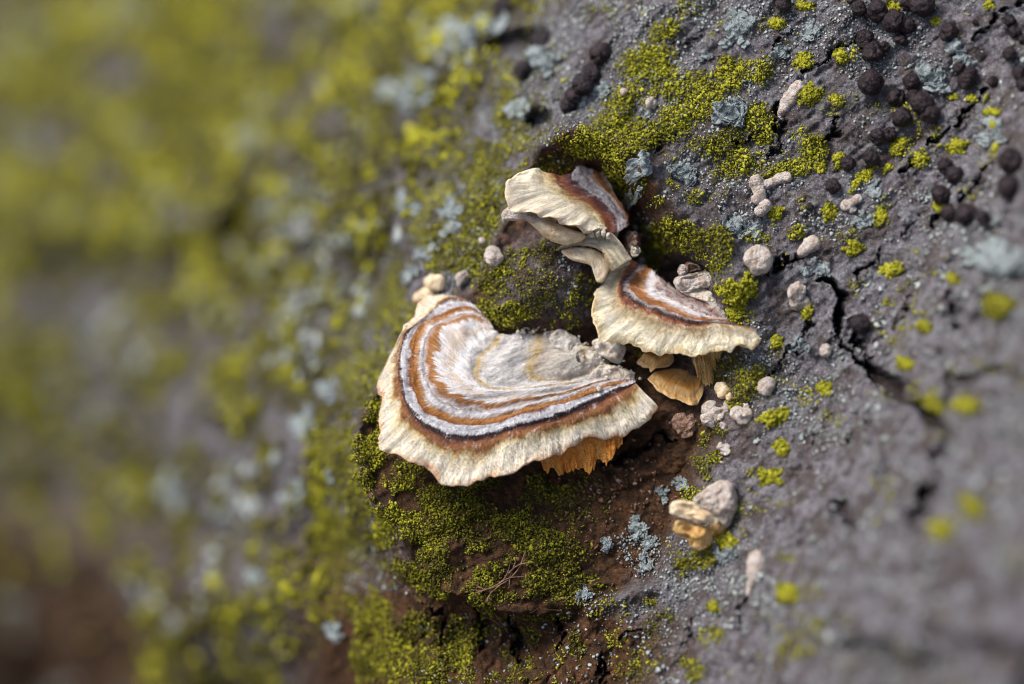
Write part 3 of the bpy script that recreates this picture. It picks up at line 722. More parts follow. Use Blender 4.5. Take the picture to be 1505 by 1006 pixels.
for c in [
 (1085, 425, 30, 26, 0, .88, 'big domed bright yellow lichen cushion at the edge of the scar hollow', .22),
 (1084, 463, 15, 19, 0, .82, 'small yellow lichen tuft just below the big domed cushion', .12),
 (1182, 90, 17, 16, 0, .85, 'round yellow-green lichen tuft above the worm-shaped bud'),
 (1237, 83, 12, 12, 0, .85, 'round yellow-green lichen tuft left of the kidney-shaped dark fungus pair'),
 (1229, 149, 9, 12, 30, .85, 'small yellow-green lichen tuft left of the largest single dark ball'),
 (1189, 139, 21, 17, 20, .75, 'green lichen tuft touching the right side of the worm-shaped bud'),
 (1141, 35, 14, 10, 0, .85, 'small yellow lichen tuft left of the upper edge dark balls'),
 (1182, 10, 17, 8, 0, .85, 'flat yellow lichen strip at the top edge of the picture'),
 (1314, 12, 11, 14, 0, .8, 'yellow lichen tuft wedged between the topmost dark balls'),
 (1322, 216, 19, 10, 50, .88, 'slanting yellow lichen strip below the hollowed dark ball pair'),
 (1351, 233, 13, 16, 0, .88, 'upright yellow lichen tuft beside the dark wedge-shaped bark gap'),
 (1266, 264, 29, 10, 40, .88, 'long slanting yellow lichen strip above the forked pale bud'),
 (1305, 248, 10, 7, 0, .88, 'tiny yellow lichen tuft left of the dark wedge-shaped gap'),
 (1407, 215, 16, 13, 0, .88, 'yellow lichen tuft under the lower end of the long thin crack'),
 (1233, 237, 9, 14, 0, .85, 'small upright yellow lichen tuft beside the hairy dark ball'),
 (1205, 247, 8, 14, 0, .85, 'small upright yellow lichen tuft below the rounded patch above the forked buds'),
 (1219, 311, 13, 17, 0, .82, 'yellow lichen tuft left of the lower leafy lichen by the forked bud'),
 (1292, 316, 13, 17, 0, .85, 'yellow lichen tuft to the lower right of the forked pale bud'),
 (1141, 314, 17, 13, 0, .82, 'yellow lichen tuft right under the double finger-shaped bud'),
 (1457, 166, 13, 5, 0, .88, 'thin flat yellow lichen streak below the small lone ball'),
 (1454, 8, 9, 9, 0, .88, 'tiny yellow lichen tuft above the long crack at the upper edge'),
 (1376, 32, 8, 6, 0, .88, 'tiny yellow lichen tuft above the coppery-topped dark ball'),
 (1401, 144, 7, 5, 0, .85, 'tiny yellow lichen speck left of another speck on the long crack'),
 (1429, 145, 8, 6, 0, .85, 'tiny yellow lichen speck sitting on the long thin crack'),
 (1257, 366, 19, 16, 0, .85, 'rounded yellow lichen tuft right of the club-shaped bud'),
 (1309, 397, 16, 13, 20, .9, 'bright yellow lichen tuft alone on grey bark above the thick crack'),
 (1187, 462, 9, 14, -25, .8, 'small slanting yellow lichen tuft under the lumpy crusted bud'),
 (1142, 503, 9, 13, 0, .82, 'small yellow lichen tuft right of the bracket with the pointed tip'),
 (1136, 614, 25, 14, 25, .85, 'broad yellow lichen patch right of the scar, under the egg-shaped bud'),
 (1150, 658, 14, 18, 0, .82, 'rounded yellow lichen tuft, middle one of three below the egg-shaped bud'),
 (1130, 702, 25, 15, 0, .82, 'broad yellow lichen patch right of the small hooded bracket'),
 (1212, 571, 12, 12, 20, .82, 'small blurred yellow lichen tuft on open grey bark'),
 (1331, 536, 13, 11, 0, .88, 'blurred yellow lichen tuft right of the thick black crack'),
 (1358, 482, 11, 12, 0, .84, 'faint blurred yellow lichen tuft above the fork of the thick crack'),
 (1403, 412, 9, 9, 0, .84, 'small blurred yellow lichen tuft by the short dark slit'),
 (1422, 598, 20, 16, 15, .84, 'large blurred yellow lichen tuft right of the crack fork'),
 (1368, 593, 14, 18, 20, .78, 'blurred olive lichen tuft left of the crack fork'),
 (1383, 780, 18, 14, 20, .85, 'blurred yellow lichen tuft below the lower end of the thick crack'),
 (1430, 745, 16, 22, 20, .78, 'blurred pale green lichen tuft low on the right side'),
 (1160, 875, 17, 17, 10, .84, 'blurred yellow lichen tuft right of the spindle-shaped bud'),
 (1380, 305, 9, 9, 0, .86, 'small blurred yellow lichen tuft under the dark ball group'),
 (1470, 450, 22, 26, 0, .72, 'large very blurred green lichen tuft at the right edge'),
 (1050, 893, 10, 10, 0, .8, 'small yellow lichen tuft low left of the spindle-shaped bud'),
 (1069, 797, 16, 14, 20, .82, 'yellow lichen tuft at the foot of the small hooded bracket'),
]:
    cushion(*c)

# ------------------------------------------------------------------ leafy blue-grey lichens
def lobe_mesh(X0, Y0, ang, L, w0, ph, sc_):
    """A forked, wavy lobe hugging the bark; returns world verts and quads."""
    parts_V, parts_F, off = [], [], 0
    def strip(x, y, a, ln, wa, wb, bend, tip):
        nonlocal off
        n, m = 9, 7
        t = np.linspace(0, 1, n)
        aa = a + bend * t
        cx = x + np.r_[0, np.cumsum(np.cos(aa[:-1]) * ln / (n - 1))]; cy = y + np.r_[0, np.cumsum(np.sin(aa[:-1]) * ln / (n - 1))]
        wd = (wa + (wb - wa) * t) * (1 + .30 * noise(t * 5 + ph * 9 + a, 0 * t, seed=3) + .18 * noise(t * 13 + ph * 7 + a, 0 * t, seed=4))
        if tip: wd = wd * np.sqrt(np.clip(1 - np.clip((t - .6) / .42, 0, 1) ** 2, .03, 1))
        v = np.linspace(-1, 1, m)
        XX = cx[:, None] - np.sin(aa)[:, None] * wd[:, None] * v * .5; YY = cy[:, None] + np.cos(aa)[:, None] * wd[:, None] * v * .5
        h = .02 + .05 * sc_ * (.35 + .65 * t[:, None]) * (1 - .7 * v ** 2) + .035 * sc_ * noise(XX * 7 / sc_, YY * 7 / sc_, seed=9) + .03 * sc_ * t[:, None] ** 3
        nn = normals(XX, YY, .12)
        V = W(XX, YY, surf(XX, YY)) + nn * h[..., None]
        parts_V.append(V.reshape(-1, 3)); parts_F.append(gridfaces(n, m) + off); off += n * m
        return cx[-2], cy[-2], aa[-1]
    x, y, a = strip(X0, Y0, ang, L * .6, w0 * .55, w0, random.uniform(-.5, .5), False)
    k = random.choice((2, 2, 3))
    for q in range(k):
        d = (q - (k - 1) / 2) * random.uniform(.75, 1.05)
        strip(x, y, a + d, L * random.uniform(.38, .58), w0 * .62, w0 * random.uniform(.55, .8), d * .5, True)
    return np.vstack(parts_V), np.vstack(parts_F)

def leaf_lichen(x, y, r, nl, label, a0=0.0, spread=2 * math.pi, squash=1.0):
    X0, Y0 = spot(x, y); k0 = (DIST + float(surf(X0, Y0))) / DIST / 100
    root = empty('leaf_lichen', W(X0, Y0, surf(X0, Y0)), label, 'lichen', 'leafy blue-grey lichens')
    R0 = r * k0; nl = nl + 4; a0 += random.uniform(0, 6.28) if spread > 6 and squash == 1.0 else 0; spread = spread if squash < 1 else random.uniform(4.0, 6.28)
    for i in range(nl):
        a = a0 + spread * (i + random.uniform(-.3, .3)) / nl
        L = R0 * (.42 + .75 * random.random() ** 1.2) * (1 - (1 - squash) * abs(math.sin(a - a0)))
        ofs = random.uniform(-.15, .38) * R0; a_ = a + random.uniform(-.5, .5)
        V, Fc = lobe_mesh(X0 + ofs * math.cos(a), Y0 + ofs * math.sin(a), a_, L, R0 * random.uniform(.40, .80), random.random() * 9, min(1.6, R0 / .28))
        o = mk('lobe', V, Fc, MLI, root)
        so = o.modifiers.new('thickness', 'SOLIDIFY'); so.thickness = .014; so.offset = -1
    return root
for a in [
 (1084, 50, 25, 6, 'spreading blue-grey leafy lichen high on the bark above the long yellow patch'),
 (1034, 83, 14, 5, 'small blue-grey leafy lichen rosette left of the yellow patch'),
 (1074, 168, 34, 7, 'large blue-grey leafy lichen between yellow patches, left of the worm-shaped bud', .4, 6.28, .55),
 (1005, 258, 28, 6, 'blue-grey leafy lichen curling over the scar lip', .7, 6.28, .6),
 (938, 250, 20, 6, 'frilly blue-grey leafy lichen on the mossy lip above the upper bracket'),
 (933, 290, 13, 5, 'small blue-grey leafy lichen hanging into the hollow right of the upper bracket'),
 (886, 130, 14, 5, 'blue-grey leafy lichen beside the row of dark balls at the upper rim'),
 (852, 150, 13, 4, 'pale leafy lichen left of the row of dark balls'),
 (950, 168, 9, 4, 'tiny leafy lichen under the small white shell-like bud'),
 (1192, 50, 18, 5, 'blue-grey leafy lichen among grey scales below the top edge'),
 (1146, 76, 16, 5, 'thin blue-grey leafy lichen left of a round yellow tuft'),
 (1078, 334, 18, 6, 'blue-grey leafy lichen left of its twin above the egg-shaped large bud'),
 (1104, 340, 15, 5, 'blue-grey leafy lichen right above the egg-shaped large bud'),
 (1372, 112, 30, 6, 'broad pale leafy lichen with ruffled edge among the dark balls', 2.4, 5.0, .8),
 (1408, 82, 24, 6, 'pale leafy lichen with curled tips above the broad ruffled one'),
 (1283, 278, 16, 5, 'grey leafy lichen touching the upper side of the forked pale bud'),
 (1271, 328, 16, 5, 'pale leafy lichen directly below the forked pale bud'),
 (1203, 396, 19, 6, 'blue-grey leafy lichen beside the lumpy crusted bud'),
 (1174, 511, 15, 6, 'blue-grey leafy lichen alone on bark right of the pointed bracket tip'),
 (1069, 820, 15, 5, 'pale blue leafy lichen right below the small hooded bracket'),
 (936, 782, 17, 6, 'large blue-grey leafy lichen of the colony on the scar edge'),
 (956, 802, 13, 5, 'leafy lichen in the middle of the colony on the scar edge'),
 (890, 800, 13, 5, 'leafy lichen at the left end of the colony on the scar edge'),
 (951, 836, 15, 5, 'leafy lichen hanging at the lower edge of the colony on the scar edge'),
 (857, 873, 12, 5, 'small grey leafy lichen on the rim of the stub'),
 (1001, 712, 12, 4, 'leafy lichen left above the small hooded bracket'),
 (974, 728, 12, 4, 'leafy lichen beside the cream lobe of the small hooded bracket'),
 (1460, 195, 22, 5, 'pale grey papery lichen near the right edge below the ball cluster'),
 (1468, 385, 30, 5, 'blurred pale blue leafy lichen at the right side'),
 (606, 122, 44, 7, 'large blurred blue-grey lichen patch on the far side near the top'),
 (690, 48, 40, 7, 'large blurred grey lichen patch above the upper bracket near the top edge'),
 (800, 95, 24, 6, 'blurred blue-grey lichen left of the dark ball row'),
 (760, 160, 18, 5, 'blurred pale lichen between yellow patches above the upper bracket'),
 (603, 301, 20, 5, 'blurred pale lichen spot left of the upper bracket'),
 (665, 306, 18, 5, 'blurred pale lichen spot close left of the upper bracket'),
 (660, 336, 14, 5, 'small blurred pale lichen spot under a pale spot left of the upper bracket'),
 (627, 374, 14, 5, 'blurred lichen spot above the back of the large bracket'),
 (603, 402, 16, 5, 'blurred lichen spot left of the pale buds behind the large bracket'),
 (541, 437, 11, 4, 'small blurred lichen spot left of the large bracket top'),
 (515, 354, 18, 5, 'faint blurred lichen spot on the far bark, left of centre'),
 (485, 575, 18, 5, 'blurred pale blue lichen left of the large bracket edge'),
 (450, 622, 22, 5, 'blurred pale blue lichen further left of the large bracket'),
 (428, 726, 24, 5, 'blurred pale blue lichen patch left of the mossy stub'),
 (488, 700, 14, 5, 'small blurred lichen close left of the mossy stub'),
 (252, 721, 28, 5, 'very blurred grey lichen patch at lower far side'),
 (372, 848, 16, 5, 'blurred pale lichen dot at the lower far side'),
 (493, 930, 15, 5, 'blurred pale lichen left of the moss at the bottom'),
 (370, 210, 26, 5, 'very blurred pale lichen patch in the upper far side'),
 (388, 390, 16, 5, 'very blurred pale lichen dot in the middle far side'),
 (420, 315, 14, 5, 'very blurred pale lichen dot right of the black knot hole'),
]:
    leaf_lichen(*a)

# ------------------------------------------------------------------ dark ball fungi
BV, BF = ico(4)
BV, BF = (BV, BF) if len(BF) < 1500 else ico(3)
def ball(x, y, r, label, group, sq=1.0, hollow=False):
    X0, Y0 = spot(x, y); D0 = float(surf(X0, Y0)); k0 = (DIST + D0) / DIST / 100
    R0 = .97 * r * k0; sd = random.random() * 50
    n = np.stack([fbm(BV[:, 0] * 1.3 + sd, BV[:, 1] * 1.3, BV[:, 2] * 1.3 + sd, o=2, seed=2), fbm(BV[:, 0] * 5 + sd, BV[:, 1] * 5, BV[:, 2] * 5, o=3, seed=4)])
    rad = 1 + .16 * n[0] + .07 * n[1]
    for _ in range(random.choice((1, 2, 3))):                    # shrunken creases and lobes
        c = np.random.default_rng(int(sd * 1e4) + _).normal(size=3); c[1] -= .6; c /= np.linalg.norm(c)
        rad -= random.uniform(.08, .2) * np.exp(-((np.abs(BV @ c - .1)) / .16) ** 2) * (BV @ np.roll(c, 1) > -.2)
    if hollow:
        c = np.array([.25, -.75, .6]); c /= np.linalg.norm(c)
        rad -= .55 * np.exp(-((1 - BV @ c) / .12) ** 2)
    V = BV * rad[:, None] * R0 * np.array([1, 1, sq])
    a = random.uniform(-.4, .4); ca, sa = math.cos(a), math.sin(a)
    V = V @ np.array([[ca, 0, -sa], [0, 1, 0], [sa, 0, ca]])
    base = W(X0, Y0, D0)
    cpos = at(x, y, D0 - .85 * R0)
    o = mk('ball_fungus', V + cpos, BF, MBALL, origin=base)
    return tag(o, label, 'fungus', group)
Z6 = lambda zx, zy: (1050 + zx / 2.958, zy / 2.958)
G = 'dark brown ball fungi on the bark'
for zx, zy, r, lab, *ex in [
 (597, -6, 26, 'dark ball fungus cut by the top edge, leftmost of the upper cluster'),
 (628, 38, 36, 'dark ball fungus at the left end of the upper cluster, below the edge-cut ball'),
 (708, 48, 47, 'large dark ball fungus left of the yellow tuft in the upper cluster'),
 (785, 95, 53, 'large dark kidney-shaped fungus under the yellow tuft of the upper cluster'),
 (838, 112, 36, 'smaller dark fungus fused to the kidney-shaped one on its right'),
 (905, 22, 58, 'largest dark fungus at the top edge, right of the yellow tuft'),
 (838, 12, 36, 'dark ball fungus between the yellow tuft and the largest top-edge fungus'),
 (655, 172, 44, 'reddish dark ball fungus on top of the kidney-shaped pair'),
 (688, 228, 48, 'dark ball fungus under the reddish one, with a small knob beside it'),
 (740, 205, 25, 'small knob of dark fungus on the right of a double ball'),
 (808, 172, 34, 'flattened crumpled dark fungus below the kidney-shaped pair', .7),
 (1015, 146, 43, 'lone dark ball fungus with coppery top above the ruffled pale lichen'),
 (680, 362, 56, 'largest single dark ball fungus, alone on bark right of the yellow tufts'),
 (855, 356, 38, 'dark ball fungus touching the left tip of the ruffled pale lichen'),
 (790, 426, 43, 'dark ball fungus at the left of the six-ball cluster'),
 (863, 416, 32, 'small dark ball fungus in the middle of the six-ball cluster'),
 (905, 452, 57, 'largest dark ball fungus of the six-ball cluster'),
 (938, 497, 43, 'dark ball fungus with pale star mark, lower right of the six-ball cluster'),
 (815, 510, 44, 'dark ball fungus at the bottom of the six-ball cluster'),
 (712, 596, 38, 'dark ball fungus left half of a hollowed pair below the cluster'),
 (758, 586, 32, 'hollow broken dark ball fungus, right half of a pair below the cluster', 1.0, True),
 (680, 686, 39, 'hairy rough dark ball fungus below the hollowed pair'),
 (580, 712, 34, 'dark ball fungus left of the hairy rough one, beside yellow tuft'),
 (515, 812, 33, 'flat dark fungus left of the long yellow strip'),
 (415, 900, 18, 'small brown ball fungus between two yellow tufts near the forked bud'),
 (1064, 296, 28, 'dark ball fungus behind others on the right tip of ruffled lichen'),
 (1112, 316, 28, 'small dark ball fungus right of the ruffled lichen, middle of three'),
 (1094, 352, 39, 'front dark ball fungus of three on the right tip of ruffled lichen'),
 (1212, 356, 27, 'small lone dark ball fungus above the long thin crack'),
 (1283, 90, 28, 'dark ball fungus upper of two at the right edge under the top crack'),
 (1305, 142, 29, 'dark ball fungus lower of two at the right edge under the top crack'),
 (1338, 172, 20, 'small dark ball fungus cut by the right edge under the top crack'),
 (1283, 236, 33, 'lone dark ball fungus near the right edge beside pale lichen'),
 (1328, 320, 36, 'blurred dark ball fungus on the right edge, upper of two'),
 (1340, 368, 32, 'blurred dark ball fungus on the right edge, lower of two'),
 (1004, 722, 36, 'dark ball fungus with a crease, top of the lower right group'),
 (1044, 762, 40, 'dark ball fungus fused below the creased one in the lower right group'),
 (986, 850, 46, 'dark ball fungus at the left of the lower right group'),
 (1020, 932, 38, 'blurred dark ball fungus at the bottom left of the lower right group'),
 (1095, 932, 52, 'large blurred bluish-black ball fungus at the bottom of the lower right group'),
 (1168, 944, 34, 'blurred dark ball fungus right end of the bottom row, lower right group'),
 (1290, 702, 56, 'large blurred dark ball fungus at right edge, upper of two big ones'),
 (1284, 812, 56, 'large blurred dark ball fungus at right edge, lower of two big ones'),
 (1133, 96, 13, 'tiny dark ball fungus by itself right of the coppery-topped ball'),
]:
    x, y = Z6(zx, zy); ball(x, y, r / 2.958, lab, G, *ex)
for x, y, r, lab in [
 (1265, 477, 16, 'blurred lone dark ball fungus beside the thick black crack'),
 (1152, 6, 13, 'dark ball fungus cut by the top edge left of the yellow strip'),
 (883, 80, 17, 'dark ball fungus at the top of the slanting row above the scar'),
 (868, 108, 15, 'dark ball fungus second in the slanting row above the scar'),
 (855, 124, 17, 'dark ball fungus third in the slanting row above the scar'),
 (843, 142, 14, 'dark ball fungus fourth in the slanting row above the scar'),
 (834, 156, 12, 'dark ball fungus lowest in the slanting row above the scar'),
 (768, 103, 15, 'blurred dark ball fungus on the far side above the upper bracket'),
 (800, 62, 20, 'blurred dark ball fungus on the far side near the top'),
 (745, 14, 22, 'blurred dark fungus at the top edge, left of the others'),
]:
    ball(x, y, r, lab, G)

# ------------------------------------------------------------------ pale buds
def tube(spine, name, mat, parent=None, label=None, cat=None, group=None, lift=.6, seed=0, rough=.10, mat_attr=None, depths=None, nseg=52, nring=36):
    """Club-shaped body: spine of (x, y, radius px) photo positions lying on the bark."""
    S = catmull(np.array([s[:3] for s in spine], float), nseg)
    X, Y = spot(S[:, 0], S[:, 1]); D0 = surf(X, Y)
    D0 = np.convolve(np.pad(D0, 4, mode='edge'), np.ones(9) / 9, 'valid') if nseg > 12 else D0
    k = (DIST + D0) / DIST
    r = S[:, 2] / 100 * k
    C = at(S[:, 0], S[:, 1], D0 - lift * r)
    if depths is not None:
        dd = np.interp(np.linspace(0, 1, nseg), np.linspace(0, 1, len(depths)), depths); C = at(S[:, 0], S[:, 1], dd); D0 = dd
    # rounded ends
    T = np.gradient(C, axis=0); T /= np.linalg.norm(T, axis=1)[:, None]
    ref = -F_; A1 = np.cross(T, ref); A1 /= np.linalg.norm(A1, axis=1)[:, None]; A2 = np.cross(T, A1)
    seg = np.r_[0, np.cumsum(np.linalg.norm(np.diff(C, axis=0), axis=1))]
    e0 = np.clip(seg / (r[0] * .9 + 1e-6), 0, 1); e1 = np.clip((seg[-1] - seg) / (r[-1] * .9 + 1e-6), 0, 1)
    r = r * np.sqrt(np.clip(1 - (1 - e0) ** 2, 0.0004, 1)) * np.sqrt(np.clip(1 - (1 - e1) ** 2, 0.0004, 1))
    th = np.arange(nring) / nring * 2 * np.pi
    V = C[:, None] + r[:, None, None] * (np.cos(th)[None, :, None] * A1[:, None] + np.sin(th)[None, :, None] * A2[:, None])
    sc_ = 1.0 / max(float(np.median(r)), .03)
    n = fbm(V[..., 0] * sc_ * .9 + seed, V[..., 1] * sc_ * .9, V[..., 2] * sc_ * .9, o=3, seed=15)
    n2 = fbm(V[..., 0] * 12 + seed, V[..., 1] * 12, V[..., 2] * 12, o=3, seed=16)
    V = C[:, None] + (V - C[:, None]) * (1 + rough * 1.9 * n + .13 * n2)[..., None]
    VV = V.transpose(1, 0, 2)                                    # ring index first
    Fc = gridfaces(nring, nseg, True)
    o = mk(name, VV.reshape(-1, 3), Fc, mat, parent, origin=None if parent is not None else W(X[len(X) // 2], Y[len(Y) // 2], surf(X, Y)[len(X) // 2]))
    if label: tag(o, label, cat, group)
    return o
GB = 'pale young bracket buds'
def bud(spines, label, seed, lift=.6, rough=.1, mat=None):
    mat = mat or MBUD
    if len(spines) == 1:
        return tube(spines[0], 'fungus_bud', mat, None, label, 'fungus', GB, lift, seed, rough)
    X0, Y0 = spot(*spines[0][0][:2])
    root = empty('fungus_bud', W(X0, Y0, surf(X0, Y0)), label, 'fungus', GB)
    for k, s in enumerate(spines):
        tube(s, 'bud_lobe', mat, root, lift=lift, seed=seed + k * 3, rough=rough)
    return root
bud([[(1179, 120, 9), (1170, 132, 9), (1158, 148, 9.5), (1150, 162, 7), (1147, 178, 5.5)]], 'long worm-shaped pale bud slanting over the bark', 1)
bud([[(1110, 258, 9), (1113, 272, 11), (1116, 288, 10), (1108, 300, 7)], [(1164, 259, 8.5), (1148, 262, 8), (1134, 268, 6.5), (1120, 274, 8)], [(1130, 294, 9), (1121, 306, 9.5), (1112, 317, 8)]], 'finger-shaped pale bud in three lobes beside the yellow lichen', 3)
bud([[(1096, 378, 18), (1106, 380, 20.5), (1118, 382, 21), (1130, 381, 17)]], 'large egg-shaped pinkish white bud beside the scar', 7, .75, .05)
bud([[(1203, 350, 11.5), (1194, 358, 13), (1184, 367, 9), (1174, 377, 6.5)]], 'club-shaped pale bud with a narrow stalk', 9)
bud([[(1158, 425, 12), (1170, 430, 16), (1184, 433, 12)], [(1160, 442, 9), (1178, 446, 10), (1190, 440, 7)]], 'lumpy pale bud crusted over with grey lichen', 11, .4, .2)
bud([[(1131, 556, 8), (1127, 568, 13), (1120, 580, 9)]], 'small egg-shaped pale bud right of the scar', 13, .7)
bud([[(1217, 508, 6), (1213, 516, 9), (1210, 522, 7)]], 'tiny angular white bud on open bark left of the thick crack', 15, .6, .15)
bud([[(1236, 298, 8), (1246, 302, 9), (1256, 296, 7), (1266, 288, 6)], [(1252, 306, 9), (1256, 312, 8)]], 'forked pale bud beside the grey leafy lichen', 17, .6, .16)
bud([[(1113, 810, 9), (1112, 826, 13), (1108, 848, 10), (1102, 862, 5), (1098, 876, 2.5)]], 'spindle-shaped pale bud on a thin dark stalk', 19)
bud([[(1056, 658, 6), (1064, 660, 9), (1072, 668, 5)], [(1070, 656, 5), (1066, 664, 6)]], 'small knobbly white bud above the small hooded bracket', 21, .4, .3)
bud([[(1060, 682, 3.5), (1062, 678, 5)]], 'tiny white bud right under the small knobbly one', 22, .6, .1)
bud([[(1076, 612, 5), (1084, 606, 9), (1092, 612, 11), (1104, 602, 8)], [(1092, 600, 5), (1100, 596, 5)]], 'rough white bud on the lower scar edge', 23, .35, .32)
bud([[(1056, 566, 9), (1062, 576, 11), (1066, 584, 10)], [(1070, 582, 6), (1076, 586, 6)]], 'cream bud with a dimple beside the lower tan bracket', 25, .6, .15, MCREAM)
bud([[(1036, 596, 8), (1044, 610, 13), (1050, 630, 9)], [(1070, 594, 6), (1060, 606, 9), (1056, 620, 8)], [(1060, 628, 4), (1068, 624, 6)]], 'flat pinkish crusty bud on the wood below the tan bracket', 27, .0, .36)
bud([[(996, 618, 9), (1006, 628, 13), (1014, 642, 8)], [(1012, 614, 6), (1020, 624, 8)]], 'brownish pink lump on dark wood right of the large bracket', 29, .0, .36, MSKIN)
bud([[(950, 148, 7), (958, 152, 9), (966, 150, 6)]], 'small white shell-like bud on the yellow lichen at the top', 31, .7, .2)
bud([[(914, 133, 4), (917, 136, 5.5), (919, 139, 4)]], 'tiny white bud left of the shell-like one at the top', 33, .7)
bud([[(955, 32, 4), (957, 31, 5.5)]], 'tiny white bud near the top edge above the yellow patch', 35, .7)
bud([[(672, 405, 9), (680, 410, 12), (684, 416, 8)]], 'blurred whitish bud behind the back of the large bracket', 37, .7, .12)
bud([[(722, 368, 9), (726, 380, 12), (722, 392, 8)]], 'blurred pinkish bud left of the dark bulge of wood', 39, .6, .15)
bud([[(630, 412, 10), (642, 415, 13), (654, 410, 8)], [(612, 440, 8), (626, 434, 11), (640, 430, 9)]], 'blurred cream bud pair just behind the large bracket', 41, .7, .12, MCREAM)
bud([[(1308, 279, 5), (1311, 281, 6.5)]], 'tiny white bud right of the grey leafy lichen', 43, .7)
bud([[(705, 358, 7), (712, 352, 8)]], 'small blurred grey-white bud below the upper bracket', 45, .6)

# ------------------------------------------------------------------ brackets
def resample_contour(P, n): return catmull(np.asarray(P, float), n)

